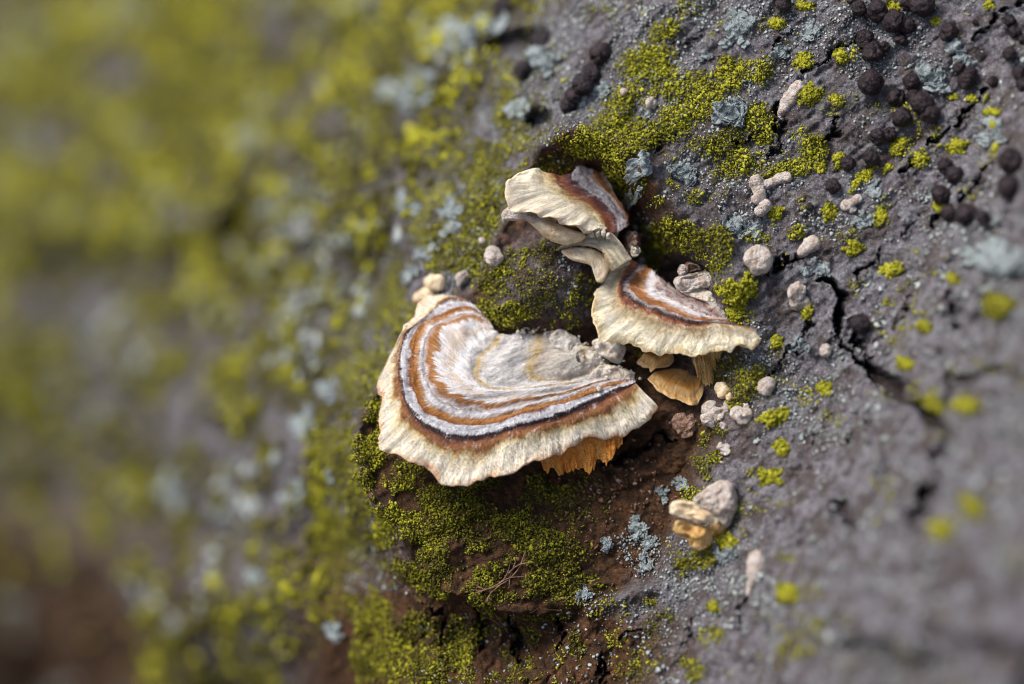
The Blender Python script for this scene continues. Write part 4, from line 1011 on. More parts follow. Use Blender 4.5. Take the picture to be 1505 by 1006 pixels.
class Cap:
    """Bracket cap lofted through growth zones: contours from rim (first) to the attachment (last)."""
    def __init__(s, contours, depth, heights, nt=200, nc=120, wav=.03, seed=0, scale=1.0):
        C = np.stack([resample_contour(c, nt) for c in contours])           # [k, nt, 2]
        k = len(C); cc = np.linspace(0, k - 1, nc)
        # smooth (Catmull-Rom) across the zones
        i = np.clip(cc.astype(int), 0, k - 2); f = (cc - i)[:, None, None]
        p1, p2 = C[i], C[i + 1]; p0 = C[np.maximum(i - 1, 0)]; p3 = C[np.minimum(i + 2, k - 1)]
        Q = .5 * (2 * p1 + (p2 - p0) * f + (2 * p0 - 5 * p1 + 4 * p2 - p3) * f ** 2 + (3 * p1 - p0 - 3 * p2 + p3) * f ** 3)
        D_ = depth(Q[..., 0], Q[..., 1], cc[:, None])
        P = at(Q[..., 0], Q[..., 1], D_)
        nrm = np.cross(np.gradient(P, axis=1), np.gradient(P, axis=0)); nrm /= np.linalg.norm(nrm, axis=-1, keepdims=True) + 1e-12
        if (nrm.mean((0, 1)) @ -F_) < 0: nrm = -nrm
        mean_n = nrm.mean((0, 1)); mean_n /= np.linalg.norm(mean_n); s.mean_n = mean_n
        seg = np.r_[0, np.cumsum(np.linalg.norm(np.diff(P[nc // 6], axis=0), axis=1))]
        s.around = np.repeat(seg[None], nc, 0); s.zone = np.repeat(cc[:, None], nt, 1)
        h = np.interp(cc, np.arange(k), heights)[:, None] * scale
        rimk = np.exp(-cc / .55)[:, None]
        h = h + wav * rimk * (fbm(s.around * 1.7 + seed, 0 * s.around, o=3, seed=seed + 1) * 1.6 + .6 * fbm(s.around * 7 + seed, s.zone * .3, o=2, seed=seed + 2))
        h = h + .012 * fbm(s.around * 5, s.zone * 3.2, o=3, seed=seed + 3)                  # zone ripples
        h = h + .017 * np.exp(-((s.zone - .35) / .55) ** 2) * fbm(s.around * 9, s.zone * .5, o=3, seed=seed + 5)
        h = h + .010 * np.sin(s.zone * 6.283 + 1.0) + .05 * scale * fbm(s.around * .8 + seed, s.zone * .45, o=2, seed=seed + 9)
        P = P + h[..., None] * mean_n
        # crinkled margin in plan
        out = P[0] - P[min(8, nc - 1)]; out /= np.linalg.norm(out, axis=1)[:, None] + 1e-9
        amp = (.045 * fbm(s.around[0] * 3.1, 0 * s.around[0], o=2, seed=seed + 7) + .022 * fbm(s.around[0] * 11, 0 * s.around[0], o=2, seed=seed + 8))
        P = P + (rimk * 1.0)[..., None] * amp[None, :, None] * out[None]
        s.P, s.nt, s.nc, s.k, s.cc, s.out = P, nt, nc, k, cc, out
        nrm = np.cross(np.gradient(P, axis=1), np.gradient(P, axis=0)); nrm /= np.linalg.norm(nrm, axis=-1, keepdims=True) + 1e-12
        if (nrm.mean((0, 1)) @ mean_n) < 0: nrm = -nrm
        s.nrm = nrm
    def build(s, root, top_mat, under_mat, thick_rim=.035, thick_in=.28, fur=None, fur_mat=None, under_name='pore_surface'):
        nt, nc, P = s.nt, s.nc, s.P
        # rounded margin: the cap wraps over the edge by a few rings
        rings, zr = [], []
        for a in np.linspace(-.5 * np.pi, 0, 6, endpoint=False):
            rings.append(P[0] + s.out * (.5 * thick_rim * math.cos(a)) + s.mean_n * (.5 * thick_rim * (math.sin(a) - 0) - .5 * thick_rim * 0)); zr.append(-.04)
        V = np.concatenate([np.array(rings), P]); Z = np.concatenate([np.full((6, nt), -.02), s.zone]); A_ = np.concatenate([np.repeat(s.around[:1], 6, 0), s.around])
        cap = mk('cap', V.reshape(-1, 3), gridfaces(nc + 6, nt), top_mat, root, attrs=dict(zone=Z, around=A_))
        th = thick_rim + (thick_in - thick_rim) * sstep(0, .8, s.cc / (s.k - 1))[:, None]
        U0 = P - s.mean_n * (th[..., None] * (1 + .15 * fbm(s.around * 6, s.zone * 3, o=2, seed=77))[..., None])
        U0[0] = rings[0]
        iz = np.unique(np.r_[0, np.arange(0, nc, 3), nc - 1]); it = np.unique(np.r_[np.arange(0, nt, 2), nt - 1]); ix = np.ix_(iz, it)
        und = mk(under_name, U0[ix].reshape(-1, 3), gridfaces(len(iz), len(it))[:, ::-1], under_mat, root, attrs=dict(zone=s.zone[ix], around=s.around[ix]))
        # closing wall at the attachment and the two ends
        if fur:
            n, dens_f, len_f, wid, up = fur
            zi = rng.integers(0, nc, n * 3); ti = rng.integers(0, nt - 1, n * 3)
            z = s.cc[zi]; area = np.linalg.norm(np.cross(np.gradient(P, axis=1)[zi, ti], np.gradient(P, axis=0)[zi, ti]), axis=1)
            pr = np.interp(z, *dens_f) * area / area.max() * 2.2
            k_ = rng.uniform(0, 1, n * 3) < pr; zi, ti, z = zi[k_][:n], ti[k_][:n], z[k_][:n]; n = len(zi)
            f1, f2 = rng.uniform(0, 1, (2, n, 1)); zj = np.minimum(zi + 1, nc - 1)
            b = P[zi, ti] * (1 - f1) + P[zi, ti + 1] * f1; b = b * (1 - f2) + (P[zj, ti]) * f2
            radial = P[np.maximum(zi - 3, 0), ti] - P[np.minimum(zi + 3, nc - 1), ti]; radial /= np.linalg.norm(radial, axis=1)[:, None] + 1e-9
            clump = np.stack([noise(s.around[zi, ti] * 9, z * 3.5, seed=q) for q in (1, 2, 3)], 1)
            upv = up * rng.uniform(.3, 1.3, n)[:, None]
            d = radial * rng.uniform(.5, 1.1, (n, 1)) + s.nrm[zi, ti] * upv + .38 * clump + rng.normal(0, .2, (n, 3))
            d /= np.linalg.norm(d, axis=1)[:, None]
            L = np.interp(z, *len_f) * rng.uniform(.5, 1.3, n)
            sd = np.cross(d, rng.normal(size=(n, 3))); sd /= np.linalg.norm(sd, axis=1)[:, None]; s2 = np.cross(d, sd)
            wv = wid * rng.uniform(.7, 1.3, (n, 1))
            b = b - s.nrm[zi, ti] * .004
            mid = b + d * L[:, None] * .55; tipd = d + rng.normal(0, .35, (n, 3)) + np.array([0, 0, -.25]); tip = mid + tipd * L[:, None] * .45
            tip = b * .25 + tip * .75 + d * L[:, None] * .25
            V = np.stack([b + sd * wv, b - .5 * sd * wv + .87 * s2 * wv, b - .5 * sd * wv - .87 * s2 * wv, tip], 1)
            q = np.array([[0, 1, 3], [1, 2, 3], [2, 0, 3]])
            Fc = (q[None] + (np.arange(n) * 4)[:, None, None]).reshape(-1, 3)
            o = mk('felt', V.reshape(-1, 3), Fc, fur_mat, cap, origin=np.array(root.location), attrs=dict(zone=np.repeat(z, 4), around=np.repeat(s.around[zi, ti], 4)))
            o.location = (0, 0, 0)
            o['kind'] = 'stuff'
        return cap

Z1 = lambda pts: [(540 + a / 3.1435, 400 + b / 3.1435) for a, b in pts]
Z2 = lambda pts: [(720 + a / 3.5833, 220 + b / 3.5833) for a, b in pts]
Z3 = lambda pts: [(860 + a / 4.193, 380 + b / 4.193) for a, b in pts]
Z5 = lambda pts: [(900 + a / 2.96, 560 + b / 2.96) for a, b in pts]

# the large bracket
big = [
 Z1([(512, 185), (470, 125), (400, 92), (320, 100), (250, 130), (200, 215), (150, 300), (95, 380), (62, 460), (66, 560), (56, 650), (66, 725), (62, 790), (120, 812), (190, 868), (285, 885), (330, 935), (400, 962), (480, 968), (560, 945), (680, 915), (760, 875), (850, 845), (960, 790), (1080, 735), (1170, 715), (1265, 670), (1348, 602)]),
 Z1([(520, 195), (480, 150), (430, 122), (360, 125), (290, 190), (225, 245), (165, 300), (140, 400), (135, 500), (148, 600), (200, 705), (300, 785), (430, 828), (560, 802), (650, 772), (740, 760), (850, 728), (980, 690), (1100, 640), (1190, 580), (1250, 520)]),
 Z1([(530, 205), (490, 165), (420, 140), (345, 160), (270, 210), (190, 290), (155, 400), (160, 520), (182, 600), (260, 695), (370, 745), (470, 758), (560, 745), (640, 728), (760, 705), (880, 675), (980, 625), (1100, 570), (1170, 540), (1238, 512)]),
 Z1([(545, 218), (480, 172), (400, 175), (310, 215), (238, 255), (205, 340), (200, 440), (207, 540), (242, 620), (320, 682), (420, 706), (520, 710), (620, 692), (700, 665), (800, 642), (900, 618), (1000, 582), (1100, 545), (1170, 522), (1225, 506)]),
 Z1([(562, 232), (500, 195), (430, 196), (345, 235), (280, 275), (245, 360), (240, 440), (260, 540), (300, 600), (380, 645), (480, 662), (580, 655), (700, 630), (800, 602), (900, 580), (980, 556), (1060, 532), (1140, 512), (1212, 500)]),
 Z1([(578, 255), (520, 225), (470, 218), (385, 252), (325, 285), (295, 360), (300, 440), (320, 520), (362, 572), (430, 598), (520, 608), (620, 606), (720, 590), (820, 572), (900, 556), (970, 540), (1040, 520), (1120, 505), (1195, 492)]),
 Z1([(590, 272), (560, 290), (510, 330), (465, 375), (450, 430), (465, 500), (520, 540), (600, 556), (700, 552), (800, 545), (880, 536), (950, 524), (1020, 508), (1100, 495), (1175, 480)]),
 Z1([(630, 283), (600, 320), (565, 360), (530, 400), (512, 450), (530, 500), (580, 525), (650, 536), (740, 532), (800, 527), (870, 518), (940, 508), (1020, 494), (1090, 482), (1150, 465)]),
 Z1([(690, 278), (675, 330), (645, 375), (615, 420), (605, 450), (625, 482), (665, 500), (720, 510), (790, 511), (850, 506), (910, 498), (980, 485), (1060, 468), (1130, 450)]),
 Z1([(775, 245), (780, 310), (770, 370), (750, 415), (745, 445), (760, 470), (800, 486), (850, 490), (900, 486), (960, 474), (1030, 455), (1100, 430)]),
 Z1([(870, 268), (880, 330), (870, 390), (860, 425), (865, 450), (890, 462), (930, 462), (980, 450), (1030, 430), (1072, 405)]),
 Z1([(960, 315), (970, 350), (965, 385), (962, 405), (970, 418), (985, 422), (1000, 415), (1020, 400), (1040, 382)]),
]
def d_big(x, y, c):
    X, Y = px(x, y)
    return .42 + .62 * (Y - px(0, 550)[1]) + .10 * (X - px(900, 0)[0]) - .28 * sstep(px(860, 0)[0], px(960, 0)[0], X) * (1 - sstep(1, 5, c))
capb = Cap(big, d_big, [-.13, .01, .055, .045, .02, .03, -.01, -.05, -.04, -.07, -.02, .04], nt=300, nc=190, wav=.06, seed=3)
WHT = (.86, .85, .88)
big_stops = [(0, (.88, .58, .38)), (.08, (.86, .74, .56)), (.42, (.89, .82, .69)), (.72, (.80, .70, .48)), (.86, (.62, .44, .20)), (.96, (.32, .15, .06)), (1.3, (.27, .115, .055)), (1.6, (.15, .06, .04)), (1.72, (.055, .028, .028)), (2.0, (.05, .028, .03)), (2.1, WHT), (2.8, (.74, .72, .75)),
 (2.95, (.20, .07, .04)), (3.1, (.34, .13, .03)), (3.5, (.44, .20, .06)), (3.8, (.48, .30, .17)), (4.05, WHT), (4.38, (.80, .78, .80)), (4.46, (.56, .38, .26)), (4.56, WHT), (4.85, (.40, .18, .07)), (5.08, (.46, .24, .09)), (5.2, WHT), (5.6, (.70, .60, .50)), (5.75, WHT), (6.55, (.80, .76, .72)), (6.9, (.66, .48, .20)), (7.15, (.80, .77, .75)), (8.7, (.76, .73, .71)), (9.1, (.62, .46, .20)), (9.35, (.62, .55, .49)), (11, (.80, .76, .68))]
MZB = zone_material('large_cap_zones', big_stops, 11, .2); MZBH = zone_material('large_cap_hair', big_stops, 11, .12, True)
root = empty('bracket_fungus', at(940, 560, .6), 'large fan-shaped bracket with brown, orange and white furry zones and cream margin', 'fungus', 'zoned bracket fungi on the branch scar')
capb.build(root, MZB, MTAN, .05, .42,
           fur=(60000, ([0, .3, .9, 1.3, 1.9, 2.15, 2.8, 3.05, 3.6, 4.1, 4.8, 5, 5.3, 7, 9, 11], [.7, .7, .5, .2, .15, 1, 1, .25, .2, 1, .9, .4, 1, .9, .8, .7]),
                ([0, 1, 2, 2.2, 3, 4, 5, 8, 11], [.05, .055, .04, .085, .07, .06, .06, .05, .065]), .0032, .75), fur_mat=MZBH)
# torn orange pore curtain below the right margin
def curtain(root, pts_top, pts_bot, dtop, dbot, mat, name, n=120, m=24, jag=6, seed=0):
    Tp, Bt = catmull(np.array(pts_top, float), n), catmull(np.array(pts_bot, float), n)
    u = np.linspace(0, 1, n)
    Bt[:, 1] += jag * fbm(u * 22 + seed, 0 * u, o=3, seed=seed)
    v = np.linspace(0, 1, m)[:, None, None]
    Q = Tp[None] * (1 - v) + Bt[None] * v
    dd = np.asarray(dtop) + (np.asarray(dbot) - np.asarray(dtop)) * v[..., 0] + .05 * fbm(u[None] * 26 + seed, v[..., 0] * 1.2, o=3, seed=seed + 1) + .015 * fbm(u[None] * 60, v[..., 0] * 8, o=2, seed=seed + 2)
    P0 = at(Q[..., 0], Q[..., 1], dd); P1 = at(Q[..., 0], Q[..., 1], dd + .10 * (1 - .8 * v[..., 0]))
    V = np.concatenate([P0, P1[::-1]])
    return mk(name, V.reshape(-1, 3), gridfaces(2 * m, n), mat, root)
ptop = Z1([(800, 868), (860, 838), (960, 785), (1080, 730), (1180, 700)]); pbot = Z1([(812, 900), (850, 918), (900, 925), (950, 905), (990, 915), (1032, 935), (1060, 888), (1095, 890), (1140, 840), (1178, 800)])
_pt = catmull(np.array(ptop, float), 120); _dr = d_big(_pt[:, 0], _pt[:, 1], 0.0)
curtain(root, [(a, b + 1.5) for a, b in ptop], pbot, _dr + .20, _dr + .26, MPORE, 'pore_layer', seed=4)
# knobbly white base where the large bracket meets the wood
def pillow(pts, d0, thick, mat, name, root, slope=(0, 0), rough=.06, n=72, m=22, seed=0, back=.6, flat=1.0):
    """Rounded solid body from an outline (photo positions), bulging towards and away from the viewer."""
    O = catmull(np.array(pts, float), n, closed=True); c = O.mean(0)
    ph = np.linspace(0, np.pi, m)                                # front pole to back pole
    rr = np.sin(ph) ** flat; zz = np.cos(ph)
    Q = c + rr[:, None, None] * (O - c)[None]
    X, Y = px(Q[..., 0], Q[..., 1]); Xc, Yc = px(*c)
    nz = fbm(X * 5 + seed, Y * 5, zz[:, None] * 2 + 0 * X, o=3, seed=seed)
    dd = d0 + slope[0] * (X - Xc) + slope[1] * (Y - Yc) - np.where(zz > 0, zz, zz * back)[:, None] * thick * (1 + 2.2 * rough * nz) - rough * .6 * nz
    Q = Q + (1.5 * rough * 12 * fbm(X * 7, Y * 7 + seed, o=3, seed=seed + 3) * rr[:, None])[..., None] * (O - c)[None] / (np.linalg.norm(O - c, axis=1)[None, :, None] + 1e-6)
    P = at(Q[..., 0], Q[..., 1], dd)
    return mk(name, P.transpose(1, 0, 2).reshape(-1, 3), gridfaces(n, m, True)[:, ::-1], mat, root)
for k, (pts, d0, th) in enumerate([
    (Z1([(840, 290), (900, 262), (960, 300), (1010, 350), (1000, 390), (930, 385), (870, 360)]), .62, .14),
    (Z1([(960, 340), (1030, 345), (1090, 400), (1130, 450), (1090, 480), (1010, 455), (950, 410)]), .55, .16),
    (Z1([(1060, 440), (1130, 430), (1210, 460), (1235, 490), (1180, 515), (1100, 520), (1040, 490)]), .40, .14),
    (Z1([(690, 285), (740, 245), (790, 240), (850, 262), (820, 290), (750, 300)]), .78, .10),
    (Z1([(1040, 320), (1110, 305), (1180, 320), (1190, 370), (1160, 420), (1100, 400), (1060, 365)]), .48, .20)]):
    pillow(pts, d0, th * .55, MWHITE, 'base_crust', root, rough=.11, seed=20 + k, n=90, m=32)
broot = root
tube([(542 + 1060 / 3.1435 - 2, 400 + 545 / 3.1435, 5), (540 + 1080 / 3.1435, 400 + 535 / 3.1435, 5)], 'crumb', MBUD, root, depths=[.12, .10], nseg=14, nring=12)

bp = np.array(Z1([(700, 275), (770, 250), (850, 270), (930, 310), (1000, 360), (1060, 390), (1120, 430), (1180, 470), (1225, 492)]))
bp = catmull(bp, 260) + rng.normal(0, 1, (260, 2)) * np.array([9, 7])
bd = np.array([float(d_big(a, b, 9.0)) for a, b in bp]) - rng.uniform(-.02, .12, 260); bs = .010 + .030 * rng.uniform(0, 1, 260) ** 2
V, Fc = grains(at(bp[:, 0], bp[:, 1], bd), bs, .5)
o = mk('base_granules', V, Fc, MWHITE, broot); o['kind'] = 'stuff'

# right bracket with pointed tip
rb = [
 Z3([(150, -14), (122, 60), (118, 100), (100, 160), (66, 240), (56, 330), (76, 400), (100, 468), (170, 488), (270, 492), (370, 540), (450, 556), (540, 545), (620, 565), (700, 576), (770, 563), (850, 552), (930, 525), (1010, 520), (1082, 495)]),
 Z3([(262, 12), (250, 60), (215, 120), (198, 170), (190, 230), (212, 292), (280, 325), (360, 355), (440, 388), (510, 418), (600, 434), (700, 444), (780, 434), (850, 428), (920, 432), (980, 440), (1040, 450)]),
 Z3([(372, 52), (325, 90), (285, 125), (268, 190), (290, 240), (370, 282), (450, 312), (540, 352), (620, 392), (700, 408), (800, 410), (840, 408), (870, 410), (890, 415), (905, 420)]),
 Z3([(418, 100), (396, 148), (390, 190), (402, 240), (470, 270), (550, 300), (620, 340), (700, 370), (780, 386), (830, 392), (850, 396), (862, 400), (872, 404)]),
 Z3([(455, 145), (480, 175), (520, 200), (560, 230), (610, 255), (680, 290), (750, 330), (810, 360), (840, 375), (855, 385), (866, 392)]),
 Z3([(470, 150), (540, 205), (600, 215), (680, 205), (780, 195), (830, 250), (850, 300), (862, 340), (868, 380)]),
]
def d_rb(x, y, c):
    X, Y = px(x, y)
    return .28 + .72 * (Y - px(0, 430)[1]) - .18 * (X - px(950, 0)[0]) - .42 * sstep(px(1040, 0)[0], px(1118, 0)[0], X) + .25 * sstep(3.5, 5, c)
rb_stops = [(0, (.88, .70, .42)), (.10, (.88, .79, .57)), (.5, (.91, .85, .70)), (.86, (.82, .70, .48)), (1.05, (.66, .48, .28)), (1.22, (.34, .14, .07)), (1.6, (.24, .09, .07)), (1.78, (.07, .045, .045)), (1.92, (.55, .52, .52)), (2.02, (.60, .56, .56)), (2.12, (.34, .13, .05)), (2.7, (.52, .24, .08)), (2.9, (.62, .46, .36)), (3.02, (.80, .77, .80)), (3.5, (.78, .74, .75)), (3.62, (.40, .22, .17)), (3.8, (.74, .68, .68)), (4.15, (.38, .20, .15)), (4.35, (.76, .70, .67)), (5, (.70, .65, .60))]
MZR = zone_material('right_cap_zones', rb_stops, 5, .16); MZRH = zone_material('right_cap_hair', rb_stops, 5, .1, True)
root = empty('bracket_fungus', at(1010, 430, .7), 'cream bracket with pointed tip and red-brown zones, right of the hollow', 'fungus', 'zoned bracket fungi on the branch scar')
capr = Cap(rb, d_rb, [-.08, .02, .03, .03, .03, .0], nt=220, nc=130, wav=.065, seed=13)
capr.build(root, MZR, MCREAM, .06, .30, fur=(30000, ([0, .8, 1.2, 1.8, 2, 2.3, 3, 4, 5], [.8, .8, .35, .6, .8, .25, 1, .8, 1]), ([0, 1, 2, 5], [.04, .055, .065, .07]), .0036, .65), fur_mat=MZRH)
pillow(Z3([(940, 530), (1000, 500), (1080, 490), (1086, 500), (1060, 545), (990, 552)]), -.42, .05, MCREAM, 'folded_tip', root, seed=31, rough=.03)
# furry back lobe
pillow(Z3([(600, 215), (700, 188), (785, 190), (800, 230), (850, 280), (865, 340), (860, 380), (800, 330), (720, 270)]), .25, .14, MWHITE, 'back_lobe', root, seed=33)

# upper bracket
ub = [
 Z2([(185, 93), (120, 135), (93, 190), (105, 250), (150, 300), (230, 325), (330, 368), (400, 400), (470, 430), (515, 442), (560, 425), (600, 425)]),
 Z2([(240, 100), (215, 150), (240, 200), (300, 240), (380, 285), (460, 330), (520, 370), (560, 400), (590, 410), (608, 425)]),
 Z2([(318, 132), (330, 165), (372, 215), (440, 252), (510, 292), (570, 332), (600, 370), (608, 405), (615, 430)]),
 Z2([(415, 135), (430, 170), (480, 205), (540, 245), (600, 292), (640, 332), (662, 370), (672, 405), (675, 432)]),
 Z2([(470, 95), (475, 140), (512, 172), (560, 212), (610, 252), (650, 300), (680, 340), (698, 380), (700, 420)]),
 Z2([(535, 108), (545, 140), (570, 180), (605, 215), (645, 255), (680, 300), (705, 345), (715, 380), (712, 412)]),
 Z2([(595, 125), (615, 160), (640, 195), (668, 240), (695, 285), (715, 330), (725, 370), (722, 405)]),
]
def d_ub(x, y, c):
    X, Y = px(x, y)
    return .30 + .55 * (X - px(860, 0)[0]) + .62 * (Y - px(0, 300)[1]) - .12 * (1 - sstep(0, 1.5, c))
ub_stops = [(0, (.88, .74, .54)), (.3, (.90, .80, .62)), (1, (.90, .81, .63)), (1.7, (.80, .66, .40)), (1.98, (.52, .32, .14)), (2.1, (.33, .12, .05)), (2.5, (.30, .12, .08)), (2.85, (.16, .07, .07)), (3.05, (.12, .06, .07)), (3.2, (.58, .54, .56)), (3.8, (.68, .66, .68)), (4.0, (.20, .12, .13)), (4.25, (.60, .56, .58)), (4.8, (.52, .44, .42)), (5.05, (.42, .18, .06)), (5.6, (.46, .21, .06)), (6, (.5, .44, .4))]
MZU = zone_material('upper_cap_zones', ub_stops, 6, .16); MZUH = zone_material('upper_cap_hair', ub_stops, 6, .1, True)
root = empty('bracket_fungus', at(910, 310, .8), 'cream upper bracket with folded margin and dark purple stripes under the mossy lip', 'fungus', 'zoned bracket fungi on the branch scar')
capu = Cap(ub, d_ub, [-.10, .04, .05, .03, .05, .03, -.02], nt=180, nc=120, wav=.085, seed=23)
capu.build(root, MZU, MCREAM, .07, .30, fur=(16000, ([0, .6, 1.2, 2, 2.3, 3, 3.3, 4, 5, 6], [.1, .25, .6, .7, .3, .5, 1, 1, .4, .8]), ([0, 2, 3.5, 6], [.02, .04, .06, .06]), .0036, .6), fur_mat=MZUH)
pillow(Z2([(60, 345), (75, 318), (110, 296), (160, 305), (220, 330), (300, 372), (250, 395), (180, 372), (125, 377), (72, 368)]), -.05, .12, MBUD, 'lower_lobe', root, seed=42, rough=.05)
pillow(Z2([(175, 350), (240, 350), (340, 385), (440, 425), (500, 445), (492, 478), (440, 497), (375, 502), (300, 468), (230, 405)]), .05, .16, MCREAM, 'lower_lobe', root, slope=(.2, .2), seed=43, rough=.05)

# small middle bracket
root = empty('bracket_fungus', at(915, 380, .8), 'small cream bracket with pale underside between the upper and right brackets', 'fungus', 'zoned bracket fungi on the branch scar')
mb = [Z2([(345, 527), (385, 503), (470, 495), (540, 512), (600, 548), (640, 585), (664, 618)]),
      Z2([(430, 500), (470, 490), (520, 490), (570, 505), (625, 540), (665, 580), (690, 612)]),
      Z2([(490, 485), (520, 465), (560, 465), (610, 485), (655, 525), (690, 568), (716, 600)]),
      Z2([(515, 465), (540, 430), (590, 430), (640, 455), (685, 500), (720, 550), (745, 585)])]
def d_mb(x, y, c):
    X, Y = px(x, y); return .24 + .12 * (X - px(880, 0)[0]) + .55 * (Y - px(0, 360)[1])
mb_stops = [(0, (.80, .62, .40)), (.4, (.84, .76, .58)), (1.5, (.82, .75, .58)), (2.4, (.76, .70, .56)), (3, (.6, .52, .42))]
MZM = zone_material('middle_cap_zones', mb_stops, 3, .15); MZMH = zone_material('middle_cap_hair', mb_stops, 3, .1, True)
capm = Cap(mb, d_mb, [-.03, .02, .03, .02], nt=110, nc=60, wav=.03, seed=33)
capm.build(root, MZM, MCREAM, .05, .15, fur=(9000, ([0, 1, 3], [.6, 1, 1]), ([0, 3], [.05, .07]), .003, .7), fur_mat=MZMH)
pillow(Z2([(375, 540), (400, 522), (470, 515), (560, 530), (620, 570), (652, 595), (625, 645), (598, 698), (560, 694), (552, 632), (500, 602), (430, 582)]), .22, .08, MCREAM, 'underside', root, seed=44, rough=.05, slope=(.2, .3))
for k, (zx, zy) in enumerate([(535, 440), (565, 436), (597, 436), (622, 448)]):
    tube([(720 + zx / 3.583, 220 + (zy - 8) / 3.583, 3.6), (720 + (zx + 4) / 3.583, 220 + (zy + 22) / 3.583, 4.2)], 'curled_tuft', MWHITE, root, depths=[.05, .12], nseg=14, nring=12, seed=k)

# tan brackets under the right one
root = empty('bracket_fungus', at(1020, 550, .6), 'tan translucent funnel-shaped bracket tucked under the right bracket', 'fungus', 'zoned bracket fungi on the branch scar')
tan_stops = [(0, (.74, .50, .26)), (.25, (.62, .36, .13)), (.9, (.66, .42, .18)), (1.1, (.62, .28, .06)), (1.5, (.50, .26, .08)), (2, (.34, .18, .07))]
MZT = zone_material('tan_cap_zones', tan_stops, 2, .25)
def d_t1(x, y, c):
    X, Y = px(x, y); return .16 + .55 * (Y - px(0, 575)[1]) + .1 * (X - px(990, 0)[0])
Cap([Z3([(378, 742), (420, 782), (470, 815), (530, 848), (590, 880), (655, 902), (700, 862), (728, 800), (738, 770)]),
     Z3([(425, 705), (465, 735), (510, 765), (560, 790), (610, 810), (655, 820), (690, 795), (712, 760), (722, 735)]),
     Z3([(540, 668), (570, 672), (600, 680), (630, 690), (655, 696), (680, 696), (700, 694), (715, 694), (725, 700)])],
    d_t1, [-.02, .03, .0], nt=100, nc=60, wav=.04, seed=61).build(root, MZT, MTAN, .04, .12)
def d_t2(x, y, c):
    X, Y = px(x, y); return .30 + .5 * (Y - px(0, 535)[1])
Cap([Z3([(320, 632), (350, 660), (388, 690), (398, 716), (440, 705), (485, 690), (520, 655), (545, 610)]),
     Z3([(360, 600), (385, 620), (415, 640), (440, 652), (465, 648), (490, 635), (515, 615), (540, 590)]),
     Z3([(400, 565), (425, 562), (450, 560), (475, 558), (495, 557), (515, 558), (530, 562), (545, 570)])],
    d_t2, [-.02, .03, .0], nt=80, nc=50, wav=.04, seed=63).build(root, MZT, MTAN, .04, .12)
curtain(root, Z3([(640, 548), (720, 542), (810, 540), (885, 545)]), Z3([(690, 735), (745, 780), (800, 755), (868, 660)]), .02, .10, MTAN, 'stem', n=100, m=40, jag=4, seed=52)
curtain(root, Z3([(560, 550), (610, 550), (660, 552), (705, 556)]), Z3([(585, 590), (640, 600), (672, 660), (705, 650)]), .22, .3, MTAN, 'rib', n=60, m=24, jag=3, seed=54)

# small shells in the hollow
root = empty('fungus_shell', at(1020, 410, .5), 'small pale shell-shaped fungus pair in the hollow behind the right bracket', 'fungus')
pillow(Z3([(545, 125), (600, 100), (680, 85), (750, 85), (790, 130), (770, 180), (690, 190), (620, 208), (570, 190)]), .22, .12, MBUD, 'shell', root, seed=61, rough=.14, n=96, m=40)
pillow(Z3([(570, 70), (595, 38), (630, 50), (635, 85), (600, 105), (575, 95)]), .18, .07, MBUD, 'small_shell', root, seed=62, rough=.06)
pillow(Z3([(625, 45), (660, 20), (700, 35), (720, 70), (680, 90), (640, 85)]), .30, .10, MSKIN, 'brown_lump', root, seed=63, rough=.2)
bud([[(942, 378, 5), (944, 388, 6)]], 'tiny white bud beside the small middle bracket', 47, .8)
root = empty('fungus_shell', at(930, 320, .8), 'pale torn fungus scraps right of the upper bracket in the hollow', 'fungus')
pillow(Z2([(700, 450), (740, 420), (790, 440), (800, 500), (770, 540), (730, 560), (705, 510)]), .60, .03, MSKIN, 'scrap', root, seed=64, rough=.3, n=96, m=40)
pillow(Z2([(735, 505), (770, 495), (800, 530), (790, 570), (750, 560)]), .40, .06, MWHITE, 'scrap', root, seed=65, rough=.25, n=96, m=40)

# small hooded bracket low on the bark
root = empty('bracket_fungus', at(1050, 770, .2), 'small hooded bracket with grey furry top and two cream lips', 'fungus', 'zoned bracket fungi on the branch scar')
X0, Y0 = spot(1050, 765); dsb = float(surf(X0, Y0))
pillow(Z5([(345, 522), (400, 470), (470, 430), (520, 443), (542, 515), (535, 585), (495, 635), (455, 612), (390, 560)]), dsb - .22, .24, MBUD, 'hood', root, seed=71, rough=.10, n=96, m=40, slope=(.1, .1))
pillow(Z5([(245, 552), (268, 524), (330, 522), (395, 555), (458, 604), (442, 628), (380, 615), (300, 597), (255, 580)]), dsb - .46, .09, MCREAM, 'lip', root, seed=72, rough=.10, n=96, m=34)
pillow(Z5([(258, 642), (282, 608), (340, 615), (410, 630), (440, 650), (425, 710), (392, 732), (343, 726), (330, 692), (280, 668)]), dsb - .34, .10, MTAN, 'lip', root, seed=73, rough=.13, n=96, m=34)
pillow(Z5([(430, 610), (480, 600), (500, 640), (470, 680), (435, 670)]), dsb - .12, .12, MTAN, 'stalk', root, seed=74, rough=.05)

